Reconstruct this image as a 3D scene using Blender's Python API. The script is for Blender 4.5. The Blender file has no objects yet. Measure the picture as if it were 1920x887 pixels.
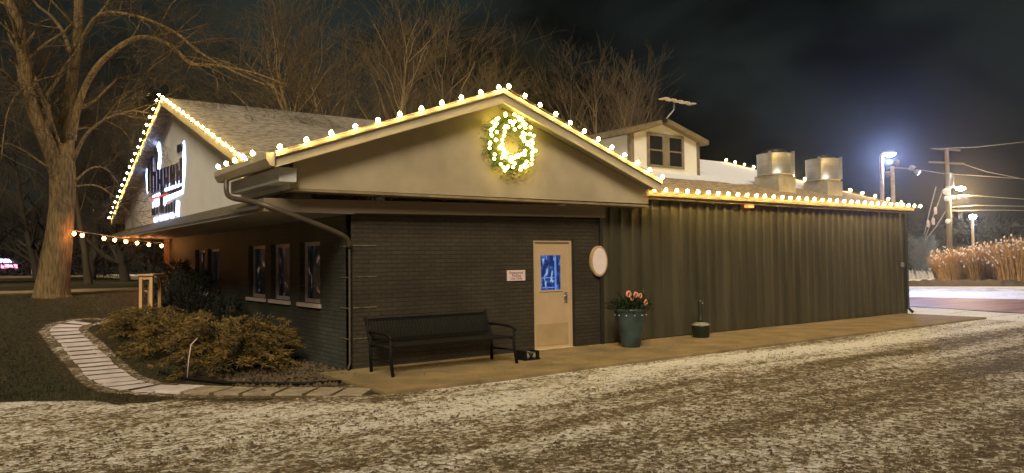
import bpy, bmesh, math, random
from mathutils import Vector, Matrix, noise
rnd = random.Random(7)
C = bpy.context.scene.collection
sc = bpy.context.scene
R = math.radians

# ------------------------------------------------------------------ camera
CAM = Vector((-5.0965, -11.4117, 1.7543)); YAW, PIT, ROL, F = 0.6305, 0.0318, -0.0122, 1414.877
fw = Vector((math.sin(YAW)*math.cos(PIT), math.cos(YAW)*math.cos(PIT), math.sin(PIT)))
rt = fw.cross(Vector((0, 0, 1))).normalized(); up = rt.cross(fw)
rt, up = math.cos(ROL)*rt+math.sin(ROL)*up, -math.sin(ROL)*rt+math.cos(ROL)*up
cam = bpy.data.objects.new('camera', bpy.data.cameras.new('camera')); C.objects.link(cam)
cam.matrix_world = Matrix(((rt.x, up.x, -fw.x, CAM.x), (rt.y, up.y, -fw.y, CAM.y), (rt.z, up.z, -fw.z, CAM.z), (0, 0, 0, 1)))
cam.data.sensor_width = 36; cam.data.lens = 36*F/1920; cam.data.clip_end = 2000; cam.data.clip_start = .1
sc.camera = cam
# ------------------------------------------------------------------ world: night sky with faint cloud
w = bpy.data.worlds.new('World'); sc.world = w; w.use_nodes = True
nt = w.node_tree; N = nt.nodes; L = nt.links
bg = N['Background']; bg.inputs[1].default_value = 1
sky = N.new('ShaderNodeTexSky'); sky.sky_type = 'NISHITA'; sky.sun_disc = False
SUN_EL, SUN_AZ = R(40), R(219)      # azimuth the light comes from, clockwise from +Y
sky.sun_elevation = SUN_EL; sky.sun_rotation = SUN_AZ
skm = N.new('ShaderNodeMix'); skm.data_type = 'RGBA'; skm.blend_type = 'ADD'; skm.inputs[0].default_value = 1
sks = N.new('ShaderNodeVectorMath'); sks.operation = 'SCALE'; sks.inputs[3].default_value = .00006
L.new(sky.outputs[0], sks.inputs[0]); L.new(sks.outputs[0], skm.inputs[6])
tc = N.new('ShaderNodeTexCoord'); nz = N.new('ShaderNodeTexNoise'); nz.inputs['Scale'].default_value = 2.6; nz.inputs['Detail'].default_value = 5; nz.inputs['Distortion'].default_value = .6
mp = N.new('ShaderNodeMapping'); mp.inputs['Location'].default_value = (.35, .1, .7); mp.inputs['Scale'].default_value = (1, 1, 1.6)
L.new(tc.outputs['Generated'], mp.inputs[0]); L.new(mp.outputs[0], nz.inputs['Vector'])
cr = N.new('ShaderNodeValToRGB'); e = cr.color_ramp
e.elements[0].position = .42; e.elements[0].color = (.0008, .0016, .0012, 1); e.elements[1].position = .68; e.elements[1].color = (.020, .026, .023, 1)
L.new(nz.outputs[0], cr.inputs[0]); L.new(cr.outputs[0], skm.inputs[7]); L.new(skm.outputs[2], bg.inputs[0])
# ------------------------------------------------------------------ key light: broad warm light from behind the camera
sl = bpy.data.lights.new('sun', 'SUN'); sl.energy = 3.5; sl.color = (1, .85, .62); sl.angle = R(22)
so = bpy.data.objects.new('sun', sl); C.objects.link(so)
sd = Vector((math.sin(SUN_AZ)*math.cos(SUN_EL), math.cos(SUN_AZ)*math.cos(SUN_EL), math.sin(SUN_EL)))
so.rotation_euler = sd.to_track_quat('Z', 'Y').to_euler(); so.location = (-20, -30, 30)
sc.view_settings.view_transform = 'Standard'; sc.view_settings.look = 'None'; sc.view_settings.gamma = 1; sc.view_settings.exposure = 0
cy = sc.cycles; cy.use_denoising = True; cy.max_bounces = 5; cy.diffuse_bounces = 2; cy.glossy_bounces = 3; cy.transparent_max_bounces = 8; cy.transmission_bounces = 4
cy.sample_clamp_indirect = 4; cy.use_light_tree = True; cy.caustics_reflective = False; cy.caustics_refractive = False

# ------------------------------------------------------------------ helpers
def sstep(t): t = max(0, min(1, t)); return t*t*(3-2*t)
def terrain(x, y):
    return 1.0*sstep((y-1.5)/13)*(1-sstep((x-1.5)/9))
def ray(px, py): return fw+rt*((px-960)/F)-up*((py-443.5)/F)
def at(px, py, ax, val):            # point of a pixel on an axis-aligned plane
    d = ray(px, py); return CAM+d*((val-CAM[ax])/d[ax])
def atd(px, py, depth): return CAM+ray(px, py)*depth
def ung(px, py):                    # point of a pixel on the terrain
    d = ray(px, py); t = 3; st = .02
    while t < 400:
        p = CAM+d*t
        if p.z <= terrain(p.x, p.y): return Vector((p.x, p.y, terrain(p.x, p.y)))
        t += st; st = max(.02, t*.002)
    return CAM+d*t
def nd(nt, t, **k):
    n = nt.nodes.new(t)
    for a, b in k.items(): setattr(n, a, b)
    return n
def mat(name, col, rough=.7, metal=0, var=.25, vscale=6, bump=.0, bscale=40, emit=None, es=0, spec=.5, stretch=None, detail=4, col2=None, bdist=.02):
    m = bpy.data.materials.new(name); m.use_nodes = True; t = m.node_tree; b = t.nodes['Principled BSDF']
    b.inputs['Roughness'].default_value = rough; b.inputs['Metallic'].default_value = metal; b.inputs['Specular IOR Level'].default_value = spec
    co = nd(t, 'ShaderNodeTexCoord'); src = co.outputs['Object']
    if stretch:
        mp = nd(t, 'ShaderNodeMapping'); mp.inputs['Scale'].default_value = stretch; t.links.new(src, mp.inputs[0]); src = mp.outputs[0]
    n = nd(t, 'ShaderNodeTexNoise'); n.inputs['Scale'].default_value = vscale; n.inputs['Detail'].default_value = detail; t.links.new(src, n.inputs['Vector'])
    r = nd(t, 'ShaderNodeValToRGB'); r.color_ramp.elements[0].position = .3; r.color_ramp.elements[1].position = .7
    c2 = col2 or tuple(min(1, c*(1+var)) for c in col)
    c1 = col if col2 else tuple(c*(1-var) for c in col)
    r.color_ramp.elements[0].color = (*c1, 1); r.color_ramp.elements[1].color = (*c2, 1)
    t.links.new(n.outputs[0], r.inputs[0]); t.links.new(r.outputs[0], b.inputs['Base Color'])
    if bump:
        n2 = nd(t, 'ShaderNodeTexNoise'); n2.inputs['Scale'].default_value = bscale; n2.inputs['Detail'].default_value = 5; t.links.new(src, n2.inputs['Vector'])
        bp = nd(t, 'ShaderNodeBump'); bp.inputs['Strength'].default_value = bump; bp.inputs['Distance'].default_value = bdist
        t.links.new(n2.outputs[0], bp.inputs['Height']); t.links.new(bp.outputs[0], b.inputs['Normal'])
    if emit: b.inputs['Emission Color'].default_value = (*emit, 1); b.inputs['Emission Strength'].default_value = es
    return m
class MB:
    def __init__(s): s.v = []; s.f = []; s.mi = []; s.sm = []
    def add(s, vs, fs, mi=0, sm=False):
        o = len(s.v); s.v += [tuple(v) for v in vs]; s.f += [tuple(i+o for i in f) for f in fs]; s.mi += [mi]*len(fs); s.sm += [sm]*len(fs); return s
    def box(s, a, b, mi=0, taper=0):
        x0, y0, z0 = a; x1, y1, z1 = b; t = taper
        return s.add([(x0, y0, z0), (x1, y0, z0), (x1, y1, z0), (x0, y1, z0), (x0+t, y0+t, z1), (x1-t, y0+t, z1), (x1-t, y1-t, z1), (x0+t, y1-t, z1)],
              [(0, 3, 2, 1), (4, 5, 6, 7), (0, 1, 5, 4), (1, 2, 6, 5), (2, 3, 7, 6), (3, 0, 4, 7)], mi)
    def prism(s, poly, vec, mi=0):       # poly: 3d points, extruded along vec
        n = len(poly); vec = Vector(vec); p = [Vector(q) for q in poly]
        return s.add(p+[q+vec for q in p], [tuple(range(n))[::-1], tuple(range(n, 2*n))]+[(i, (i+1) % n, n+(i+1) % n, n+i) for i in range(n)], mi)
    def tube(s, pts, rad, n=6, mi=0, cap=True, sm=True):
        pts = [Vector(p) for p in pts]; k = len(pts)
        if not hasattr(rad, '__len__'): rad = [rad]*k
        vs = []; ref = None
        for i, p in enumerate(pts):
            d = (pts[min(i+1, k-1)]-pts[max(i-1, 0)])
            if d.length < 1e-7: d = Vector((0, 0, 1))
            d.normalize()
            if ref is None: ref = d.orthogonal().normalized()
            a = ref-d*ref.dot(d)
            if a.length < 1e-4: a = d.orthogonal()
            a.normalize(); ref = a; b = d.cross(a)
            for j in range(n):
                t = 2*math.pi*j/n; vs.append(p+(a*math.cos(t)+b*math.sin(t))*rad[i])
        fs = [(i*n+j, i*n+(j+1) % n, (i+1)*n+(j+1) % n, (i+1)*n+j) for i in range(k-1) for j in range(n)]
        if cap: fs += [tuple(range(n))[::-1], tuple(range((k-1)*n, k*n))]
        return s.add(vs, fs, mi, sm)
    def lathe(s, prof, c=(0, 0, 0), n=16, mi=0, sm=True, axis=None, jit=0):
        vs = []; fs = []; c = Vector(c); q = Vector(axis).to_track_quat('Z', 'Y') if axis else None
        for r, z in prof:
            for j in range(n):
                t = 2*math.pi*j/n; v = Vector((r*math.cos(t), r*math.sin(t), z))
                if q: v = q @ v
                vs.append(c+v)
        k = len(prof)
        fs = [(i*n+j, i*n+(j+1) % n, (i+1)*n+(j+1) % n, (i+1)*n+j) for i in range(k-1) for j in range(n)]
        fs += [tuple(range(n))[::-1], tuple(range((k-1)*n, k*n))]
        return s.add(vs, fs, mi, sm)
    def build(s, name, mats, parent=None, bevel=0):
        me = bpy.data.meshes.new(name); me.from_pydata(s.v, [], s.f)
        for m in (mats if isinstance(mats, (list, tuple)) else [mats]): me.materials.append(m)
        me.polygons.foreach_set('material_index', s.mi); me.polygons.foreach_set('use_smooth', s.sm); me.update()
        o = bpy.data.objects.new(name, me); C.objects.link(o)
        if parent:
            o.parent = parent; o.matrix_parent_inverse = Matrix.Translation(parent.location).inverted() if parent.location.length else Matrix()
        if bevel:
            md = o.modifiers.new('bevel', 'BEVEL'); md.width = bevel; md.segments = 2; md.limit_method = 'ANGLE'
        return o
def tag(o, label=None, cat=None, group=None, kind=None):
    for k, v in (('label', label), ('category', cat), ('group', group), ('kind', kind)):
        if v: o[k] = v
    return o
def empty(name, loc, label, cat, group=None):
    o = bpy.data.objects.new(name, None); C.objects.link(o); o.location = loc; o.empty_display_size = .2
    return tag(o, label, cat, group)
def text_mesh(txt, size, name, m, parent, M, depth=.002):
    cu = bpy.data.curves.new(name, 'FONT'); cu.body = txt; cu.size = size; cu.extrude = depth; cu.align_x = 'CENTER'; cu.align_y = 'CENTER'
    tmp = bpy.data.objects.new('tmp', cu); C.objects.link(tmp); bpy.context.view_layer.update()
    me = bpy.data.meshes.new_from_object(tmp.evaluated_get(bpy.context.evaluated_depsgraph_get())); bpy.data.objects.remove(tmp)
    me.transform(M); me.materials.clear(); me.materials.append(m)
    o = bpy.data.objects.new(name, me); C.objects.link(o); o.parent = parent
    o.matrix_parent_inverse = Matrix.Translation(parent.location).inverted(); return o

# ------------------------------------------------------------------ materials
def brick_mat(name, col, mort):
    m = mat(name, col, .75); t = m.node_tree; b = t.nodes['Principled BSDF']
    co = nd(t, 'ShaderNodeTexCoord'); sp = nd(t, 'ShaderNodeSeparateXYZ'); t.links.new(co.outputs['Object'], sp.inputs[0])
    ad = nd(t, 'ShaderNodeMath', operation='ADD'); t.links.new(sp.outputs[0], ad.inputs[0]); t.links.new(sp.outputs[1], ad.inputs[1])
    cb = nd(t, 'ShaderNodeCombineXYZ'); t.links.new(ad.outputs[0], cb.inputs[0]); t.links.new(sp.outputs[2], cb.inputs[1])
    br = nd(t, 'ShaderNodeTexBrick'); t.links.new(cb.outputs[0], br.inputs['Vector'])
    br.inputs['Scale'].default_value = 1; br.inputs['Brick Width'].default_value = .21; br.inputs['Row Height'].default_value = .072
    br.inputs['Mortar Size'].default_value = .007; br.inputs['Mortar Smooth'].default_value = .3; br.inputs['Bias'].default_value = -.2
    br.inputs['Color1'].default_value = (*col, 1); br.inputs['Color2'].default_value = (*[c*.72 for c in col], 1); br.inputs['Mortar'].default_value = (*mort, 1)
    n = nd(t, 'ShaderNodeTexNoise'); n.inputs['Scale'].default_value = 1.3; n.inputs['Detail'].default_value = 6; t.links.new(co.outputs['Object'], n.inputs['Vector'])
    mr = nd(t, 'ShaderNodeMapRange'); mr.inputs[1].default_value = .3; mr.inputs[2].default_value = .7; mr.inputs[3].default_value = .65; mr.inputs[4].default_value = 1.35; t.links.new(n.outputs[0], mr.inputs[0])
    vm = nd(t, 'ShaderNodeVectorMath', operation='SCALE'); t.links.new(br.outputs[0], vm.inputs[0]); t.links.new(mr.outputs[0], vm.inputs[3]); t.links.new(vm.outputs[0], b.inputs['Base Color'])
    n2 = nd(t, 'ShaderNodeTexNoise'); n2.inputs['Scale'].default_value = 25; t.links.new(co.outputs['Object'], n2.inputs['Vector'])
    mm = nd(t, 'ShaderNodeMath', operation='MULTIPLY_ADD'); mm.inputs[1].default_value = .5; t.links.new(n2.outputs[0], mm.inputs[0])
    iv = nd(t, 'ShaderNodeMath', operation='SUBTRACT'); iv.inputs[0].default_value = 1; t.links.new(br.outputs['Fac'], iv.inputs[1]); t.links.new(iv.outputs[0], mm.inputs[2])
    bp = nd(t, 'ShaderNodeBump'); bp.inputs['Strength'].default_value = .9; bp.inputs['Distance'].default_value = .012; t.links.new(mm.outputs[0], bp.inputs['Height']); t.links.new(bp.outputs[0], b.inputs['Normal'])
    return m
M = {}
M['brick'] = brick_mat('painted_brick', (.040, .031, .018), (.017, .013, .007))
M['brick_side'] = brick_mat('painted_side_brick', (.05, .052, .04), (.022, .024, .018))
M['stucco'] = mat('stucco', (.37, .305, .205), .85, var=.22, vscale=1.1, bump=.5, bscale=55, bdist=.008)
M['white_wall'] = mat('white_wall', (.62, .62, .60), .7, var=.06, vscale=1.5, bump=.25, bscale=40, bdist=.006)
M['beam'] = mat('beam_paint', (.19, .145, .10), .6, var=.1, vscale=1.4, stretch=(.3, 1, 2))
M['trim'] = mat('trim_paint', (.40, .355, .26), .5, var=.1, vscale=1.8)
M['soffit'] = mat('soffit_paint', (.24, .22, .17), .6, var=.08)
M['metal_wall'] = mat('metal_siding', (.058, .051, .030), .42, metal=.0, var=.4, vscale=2.4, stretch=(1, 1, .12), bump=.1, bscale=8)
M['dark'] = mat('dark_trim', (.018, .017, .014), .5)
M['fascia_dark'] = mat('brown_fascia', (.17, .135, .085), .5)
M['door'] = mat('door_paint', (.50, .36, .22), .45, var=.05, vscale=3)
M['door_low'] = mat('kick_plate', (.40, .29, .15), .35, var=.08, vscale=3)
M['frame_white'] = mat('window_paint', (.62, .5, .46), .5, var=.08)
M['steel'] = mat('brushed_steel', (.44, .44, .44), .38, metal=.75, var=.12, vscale=3, stretch=(.3, .3, 6))
M['galv'] = mat('galvanised_steel', (.36, .35, .33), .45, metal=.6, var=.15)
M['pipe'] = mat('downspout_paint', (.075, .056, .04), .45, var=.15)
M['black'] = mat('black_iron', (.004, .004, .0035), .75, spec=.25, var=.3)
M['concrete'] = mat('concrete', (.21, .15, .07), .9, var=.3, vscale=1.6, bump=.3, bscale=60, detail=8)
M['paver'] = mat('pavers', (.54, .47, .45), .9, var=.2, vscale=4, bump=.4, bscale=40)
M['wood'] = mat('pale_wood', (.55, .34, .16), .7, var=.2, vscale=5, stretch=(1, 1, .2))
M['snow'] = mat('snow', (.8, .8, .82), .6, var=.05, vscale=8, bump=.3, bscale=20)
M['pot'] = mat('glazed_pot', (.035, .058, .06), .35, var=.35, vscale=5)
M['green'] = mat('evergreen_leaf', (.035, .06, .02), .6, var=.4, vscale=9)
M['pink'] = mat('pink_petal', (.75, .3, .2), .5, var=.2)
M['juniper'] = mat('juniper_foliage', (.018, .02, .005), .7, col2=(.27, .165, .033), vscale=3.0, detail=3)
M['yew'] = mat('yew_foliage', (.006, .009, .004), .8, var=.4)
M['mulch'] = mat('mulch', (.045, .032, .018), .95, col2=(.13, .09, .045), vscale=18, bump=.8, bscale=40)
M['bark'] = mat('bark', (.055, .038, .014), .9, col2=(.27, .18, .072), vscale=7, stretch=(3.2, 3.2, .45), bump=1, bscale=9, bdist=.06, detail=6)
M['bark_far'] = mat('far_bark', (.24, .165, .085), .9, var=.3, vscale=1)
M['bark_dim'] = mat('dim_lit_bark', (.035, .027, .015), .9, var=.3, vscale=1)  # darker bark copy: weaker light on the far trees put into the colour
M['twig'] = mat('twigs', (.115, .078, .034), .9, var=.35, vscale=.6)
M['twig_dim'] = mat('dim_lit_twigs', (.022, .017, .009), .9, var=.35, vscale=.6)  # twigs to match, dim light painted into the base colour
M['twig_mid'] = mat('fine_twigs', (.05, .036, .016), .9, var=.4, vscale=.6)
M['grass'] = mat('lawn_grass', (.012, .018, .006), .8, col2=(.055, .055, .018), vscale=2.5)
M['reed'] = mat('dry_reed', (.34, .18, .055), .8, col2=(.52, .31, .12), vscale=4)
M['plume'] = mat('reed_plume', (.75, .68, .58), .8, var=.1)
M['leaf'] = mat('dead_leaf', (.03, .02, .013), .8, col2=(.11, .075, .035), vscale=3)
M['stone'] = mat('gravel_stone', (.26, .2, .13), .9, col2=(.5, .45, .38), vscale=5)
M['bulb'] = mat('warm_bulb_glass', (1, .8, .5), .3, emit=(1, .64, .17), es=270)
M['bulb_porch'] = mat('amber_bulb_glass', (1, .6, .3), .3, emit=(1, .37, .10), es=95)
M['mini'] = mat('mini_bulb_glass', (1, .9, .5), .3, emit=(1, .78, .14), es=30)
M['led'] = mat('white_led', (.8, .85, 1), .3, emit=(.36, .50, 1), es=12)
M['led_dim'] = mat('dim_led', (.5, .5, .7), .3, emit=(.30, .30, .62), es=.9)
M['ledred'] = mat('red_led', (.5, .1, .1), .3, emit=(1, .12, .06), es=.5)
M['letter'] = mat('dark_sign_face', (.006, .005, .012), .5, var=.3)
M['lamp_lens'] = mat('lamp_lens', (1, 1, 1), .3, emit=(.82, .9, 1), es=60)
M['lamp_lens_warm'] = mat('warm_lamp_lens', (1, 1, .8), .3, emit=(1, .93, .62), es=22)
M['orange'] = mat('orange_lens', (.9, .3, .1), .3, emit=(1, .28, .07), es=1.6)
M['pole'] = mat('painted_pole', (.42, .33, .24), .5)
M['pole_wood'] = mat('weathered_pole', (.2, .15, .09), .9, var=.3, stretch=(4, 4, .3))
M['sign_face'] = mat('sign_face', (.72, .56, .56), .5, var=.04)
M['sign_ink'] = mat('sign_ink', (.16, .05, .06), .6)
M['oval_face'] = mat('oval_face', (.8, .68, .66), .4, var=.03)
M['oval_rim'] = mat('oval_rim', (.42, .3, .15), .4)
# roof shingles: frosted tabs
def shingle(name, col, snowy=None):
    m = mat(name, col, .9); t = m.node_tree; b = t.nodes['Principled BSDF']
    co = nd(t, 'ShaderNodeTexCoord')
    v = nd(t, 'ShaderNodeTexNoise'); v.inputs['Scale'].default_value = 2.2; v.inputs['Detail'].default_value = 8; v.inputs['Roughness'].default_value = .65
    mp = nd(t, 'ShaderNodeMapping'); mp.inputs['Scale'].default_value = (3, 5, 5); t.links.new(co.outputs['Object'], mp.inputs[0]); t.links.new(mp.outputs[0], v.inputs['Vector'])
    r = nd(t, 'ShaderNodeValToRGB'); r.color_ramp.elements[0].position = .40; r.color_ramp.elements[1].position = .62
    r.color_ramp.elements[0].color = (*[c*.55 for c in col], 1); r.color_ramp.elements[1].color = (*[min(1, c*1.75) for c in col], 1); t.links.new(v.outputs[0], r.inputs[0])
    out = r.outputs[0]
    if snowy:
        sp = nd(t, 'ShaderNodeSeparateXYZ'); t.links.new(co.outputs['Object'], sp.inputs[0])
        n = nd(t, 'ShaderNodeTexNoise'); n.inputs['Scale'].default_value = .9; n.inputs['Detail'].default_value = 4; t.links.new(co.outputs['Object'], n.inputs['Vector'])
        a = nd(t, 'ShaderNodeMath', operation='MULTIPLY_ADD'); a.inputs[1].default_value = .9; t.links.new(n.outputs[0], a.inputs[0]); t.links.new(sp.outputs[1], a.inputs[2])
        g = nd(t, 'ShaderNodeMapRange'); g.inputs[1].default_value = snowy; g.inputs[2].default_value = snowy+.12; t.links.new(a.outputs[0], g.inputs[0])
        x = nd(t, 'ShaderNodeMix', data_type='RGBA'); t.links.new(g.outputs[0], x.inputs[0]); t.links.new(out, x.inputs[6]); x.inputs[7].default_value = (.8, .8, .83, 1); out = x.outputs[2]
    t.links.new(out, b.inputs['Base Color'])
    bp = nd(t, 'ShaderNodeBump'); bp.inputs['Strength'].default_value = .6; bp.inputs['Distance'].default_value = .03; t.links.new(v.outputs[0], bp.inputs['Height']); t.links.new(bp.outputs[0], b.inputs['Normal'])
    return m
M['shingle'] = shingle('frosted_shingles', (.22, .19, .15))
M['metal_roof'] = shingle('snowy_roof', (.30, .22, .13), 2.15)
M['shingle_dark'] = shingle('dark_shingles', (.04, .035, .028))
def glass_mat(name, col, gl=.8):
    m = bpy.data.materials.new(name); m.use_nodes = True; t = m.node_tree; b = t.nodes['Principled BSDF']
    b.inputs['Base Color'].default_value = (*col, 1); b.inputs['Roughness'].default_value = .06; b.inputs['Specular IOR Level'].default_value = gl
    n = nd(t, 'ShaderNodeTexNoise'); n.inputs['Scale'].default_value = 3; bp = nd(t, 'ShaderNodeBump'); bp.inputs['Strength'].default_value = .15; bp.inputs['Distance'].default_value = .02
    t.links.new(n.outputs[0], bp.inputs['Height']); t.links.new(bp.outputs[0], b.inputs['Normal']); return m
M['glass'] = glass_mat('dark_glass', (.02, .022, .025), 1)
def lit_pane(name, dark, mid, hot, strength, sc_=(9, 9, 3.2), thr=(.45, .56, .66)):   # glow of a lit room painted as emissive noise on the pane
    m = bpy.data.materials.new(name); m.use_nodes = True; t = m.node_tree; b = t.nodes['Principled BSDF']
    co = nd(t, 'ShaderNodeTexCoord'); mp = nd(t, 'ShaderNodeMapping'); mp.inputs['Scale'].default_value = sc_; mp.inputs['Location'].default_value = (.37, 0, .2)
    n = nd(t, 'ShaderNodeTexNoise'); n.inputs['Scale'].default_value = 1; n.inputs['Detail'].default_value = 3; n.inputs['Distortion'].default_value = .5
    t.links.new(co.outputs['Object'], mp.inputs[0]); t.links.new(mp.outputs[0], n.inputs['Vector'])
    r = nd(t, 'ShaderNodeValToRGB'); r.color_ramp.elements[0].position = thr[0]; r.color_ramp.elements[0].color = (*dark, 1)
    r.color_ramp.elements[1].position = thr[1]; r.color_ramp.elements[1].color = (*mid, 1); q = r.color_ramp.elements.new(thr[2]); q.color = (*hot, 1)
    t.links.new(n.outputs[0], r.inputs[0]); t.links.new(r.outputs[0], b.inputs['Emission Color']); b.inputs['Emission Strength'].default_value = strength
    b.inputs['Base Color'].default_value = (.01, .01, .01, 1); b.inputs['Roughness'].default_value = .15; b.inputs['Specular IOR Level'].default_value = .3; return m
M['pane_blue'] = lit_pane('blue_lit_pane', (.01, .03, .14), (.04, .14, .62), (.55, .8, 1), .6, (13, 13, 6))
M['pane_warm'] = lit_pane('warm_lit_pane', (.006, .007, .009), (.03, .03, .035), (.75, .42, .3), .22, (5, 5, 4), (.52, .62, .72))

# ground: snow-dusted gravel, lawn and bed by vertex attributes
def ground_mat():
    m = bpy.data.materials.new('snowy_gravel'); m.use_nodes = True; t = m.node_tree; b = t.nodes['Principled BSDF']; b.inputs['Roughness'].default_value = .85
    b.inputs['Specular IOR Level'].default_value = .25
    co = nd(t, 'ShaderNodeTexCoord').outputs['Object']
    def nz(scale, st=(1, 1, 1), det=4, rough=.5, rot=0, dist=0):
        mp = nd(t, 'ShaderNodeMapping'); mp.inputs['Scale'].default_value = st; mp.inputs['Rotation'].default_value = (0, 0, rot); t.links.new(co, mp.inputs[0])
        n = nd(t, 'ShaderNodeTexNoise'); n.inputs['Scale'].default_value = scale; n.inputs['Detail'].default_value = det; n.inputs['Roughness'].default_value = rough; n.inputs['Distortion'].default_value = dist
        t.links.new(mp.outputs[0], n.inputs['Vector']); return n.outputs[0]
    def ma(op, a, b_, c=None):
        n = nd(t, 'ShaderNodeMath', operation=op)
        for i, v in enumerate((a, b_, c)):
            if v is None: continue
            if isinstance(v, (int, float)): n.inputs[i].default_value = v
            else: t.links.new(v, n.inputs[i])
        return n.outputs[0]
    def rng(v, a, b_, c=0, d=1):
        n = nd(t, 'ShaderNodeMapRange'); t.links.new(v, n.inputs[0])
        for i, q in enumerate((a, b_, c, d)): n.inputs[i+1].default_value = q
        return n.outputs[0]
    def mix(f, a, b_):
        n = nd(t, 'ShaderNodeMix', data_type='RGBA')
        t.links.new(f, n.inputs[0]) if not isinstance(f, (int, float)) else setattr(n.inputs[0], 'default_value', f)
        for i, v in ((6, a), (7, b_)):
            if isinstance(v, tuple): n.inputs[i].default_value = (*v, 1)
            else: t.links.new(v, n.inputs[i])
        return n.outputs[2]
    def attr(n): a = nd(t, 'ShaderNodeAttribute'); a.attribute_name = n; return a.outputs['Fac']
    fine = nz(19, det=7, rough=.74); mid = nz(3.2, det=4, rough=.6); streak = nz(1, (.16, 1.5, 1), 5, .6, R(-4), .3); pits = nz(30, det=2); wide = nz(.35, det=3)
    def cells(scale, st=(1, 1, 1)):
        mp = nd(t, 'ShaderNodeMapping'); mp.inputs['Scale'].default_value = st; t.links.new(co, mp.inputs[0])
        wv = nd(t, 'ShaderNodeTexNoise'); wv.inputs['Scale'].default_value = scale*.6; t.links.new(mp.outputs[0], wv.inputs['Vector'])
        av = nd(t, 'ShaderNodeVectorMath', operation='MULTIPLY_ADD'); t.links.new(wv.outputs['Color'], av.inputs[0]); av.inputs[1].default_value = (1.6/scale,)*3; t.links.new(mp.outputs[0], av.inputs[2])
        v = nd(t, 'ShaderNodeTexVoronoi'); v.inputs['Scale'].default_value = scale; t.links.new(av.outputs[0], v.inputs['Vector'])
        sp = nd(t, 'ShaderNodeSeparateColor'); t.links.new(v.outputs['Color'], sp.inputs[0]); return sp.outputs[0], v.outputs['Distance']
    c1, d1 = cells(21); c2, d2 = cells(46); c3, d3 = cells(10)
    s = ma('MULTIPLY_ADD', c1, .40, ma('MULTIPLY', c2, .26)); s = ma('MULTIPLY_ADD', c3, .14, s); s = ma('MULTIPLY_ADD', fine, .55, s); s = ma('MULTIPLY_ADD', mid, .50, s)
    s = ma('MULTIPLY_ADD', streak, 1.2, s); s = ma('MULTIPLY_ADD', attr('snow'), .62, s)     # mean about 1.4
    snow = rng(s, 1.25, 1.78)
    rp = nd(t, 'ShaderNodeValToRGB'); t.links.new(snow, rp.inputs[0]); e = rp.color_ramp.elements
    e[0].position = 0; e[0].color = (.10, .075, .042, 1); e[1].position = 1; e[1].color = (.80, .77, .71, 1)
    for p_, q_ in ((.22, (.18, .135, .08)), (.48, (.29, .22, .135)), (.62, (.50, .42, .29)), (.80, (.72, .67, .57))): k_ = e.new(p_); k_.color = (*q_, 1)
    c = mix(ma('MULTIPLY', rng(pits, .66, .72), .75), rp.outputs[0], (.03, .022, .012))
    lawn = mix(rng(nz(14, det=5, rough=.7), .42, .62), (.014, .013, .005), (.10, .072, .026))
    ls = rng(ma('ADD', nz(1.2, (.6, 1.6, 1), 5, .65), attr('frost')), .86, 1.06)
    lawn = mix(ls, lawn, (.38, .30, .18))
    lm = rng(ma('MULTIPLY_ADD', nz(5, det=5), .5, attr('lawn')), .62, .82)
    c = mix(lm, c, lawn)
    bedc = mix(rng(nz(22, det=4), .4, .6), (.022, .016, .01), (.10, .07, .035))
    bm_ = rng(ma('MULTIPLY_ADD', nz(9, det=4), .4, attr('bed')), .6, .8); c = mix(bm_, c, bedc)
    t.links.new(c, b.inputs['Base Color'])
    h = ma('MULTIPLY_ADD', snow, .8, ma('MULTIPLY', fine, 1.0)); h = ma('MULTIPLY_ADD', d1, -.7, h)
    bp = nd(t, 'ShaderNodeBump'); bp.inputs['Strength'].default_value = 1; bp.inputs['Distance'].default_value = .028; t.links.new(h, bp.inputs['Height']); t.links.new(bp.outputs[0], b.inputs['Normal'])
    return m
M['ground'] = ground_mat()


# ------------------------------------------------------------------ ground
def seg_dist(p, pts):
    best = 1e9
    for a, b in zip(pts, pts[1:]):
        ab = b-a; t = max(0, min(1, (p-a).dot(ab)/max(1e-9, ab.length_squared))); best = min(best, (p-(a+ab*t)).length)
    return best
# centre line of the slab path, from the pavement round the shrubs to the back porch
PATH = [(690, 736), (560, 735), (440, 734), (330, 730), (250, 726), (205, 706), (170, 672), (140, 640), (118, 620), (128, 609), (165, 602)]
PATH3 = [ung(*p) for p in PATH]; PATH2 = [Vector((p.x, p.y)) for p in PATH3]
edge_pts = [Vector((-30, 6)), Vector((-6.5, 1.6)), ung(0, 752).to_2d(), ung(240, 752).to_2d(), ung(420, 752).to_2d(), ung(640, 748).to_2d(), Vector((-.6, -2.4))]
def edge_y(x):
    for a, b in zip(edge_pts, edge_pts[1:]):
        if a.x <= x <= b.x: return a.y+(b.y-a.y)*(x-a.x)/(b.x-a.x)
    return 6 if x < -30 else 1e9
def axis(lo, flo, fhi, hi, step):
    v = []; x = flo
    while x < fhi: v.append(x); x += step
    v.append(fhi); s = step; x = fhi
    while x < hi: s *= 1.22; x += s; v.append(min(x, hi))
    s = step; x = flo; pre = []
    while x > lo: s *= 1.22; x -= s; pre.append(max(x, lo))
    return pre[::-1]+v
xs = axis(-500, -9, 20, 700, .14); ys = axis(-120, -8, 18, 700, .14)
gv = []; A = {'snow': [], 'lawn': [], 'bed': [], 'frost': []}
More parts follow.
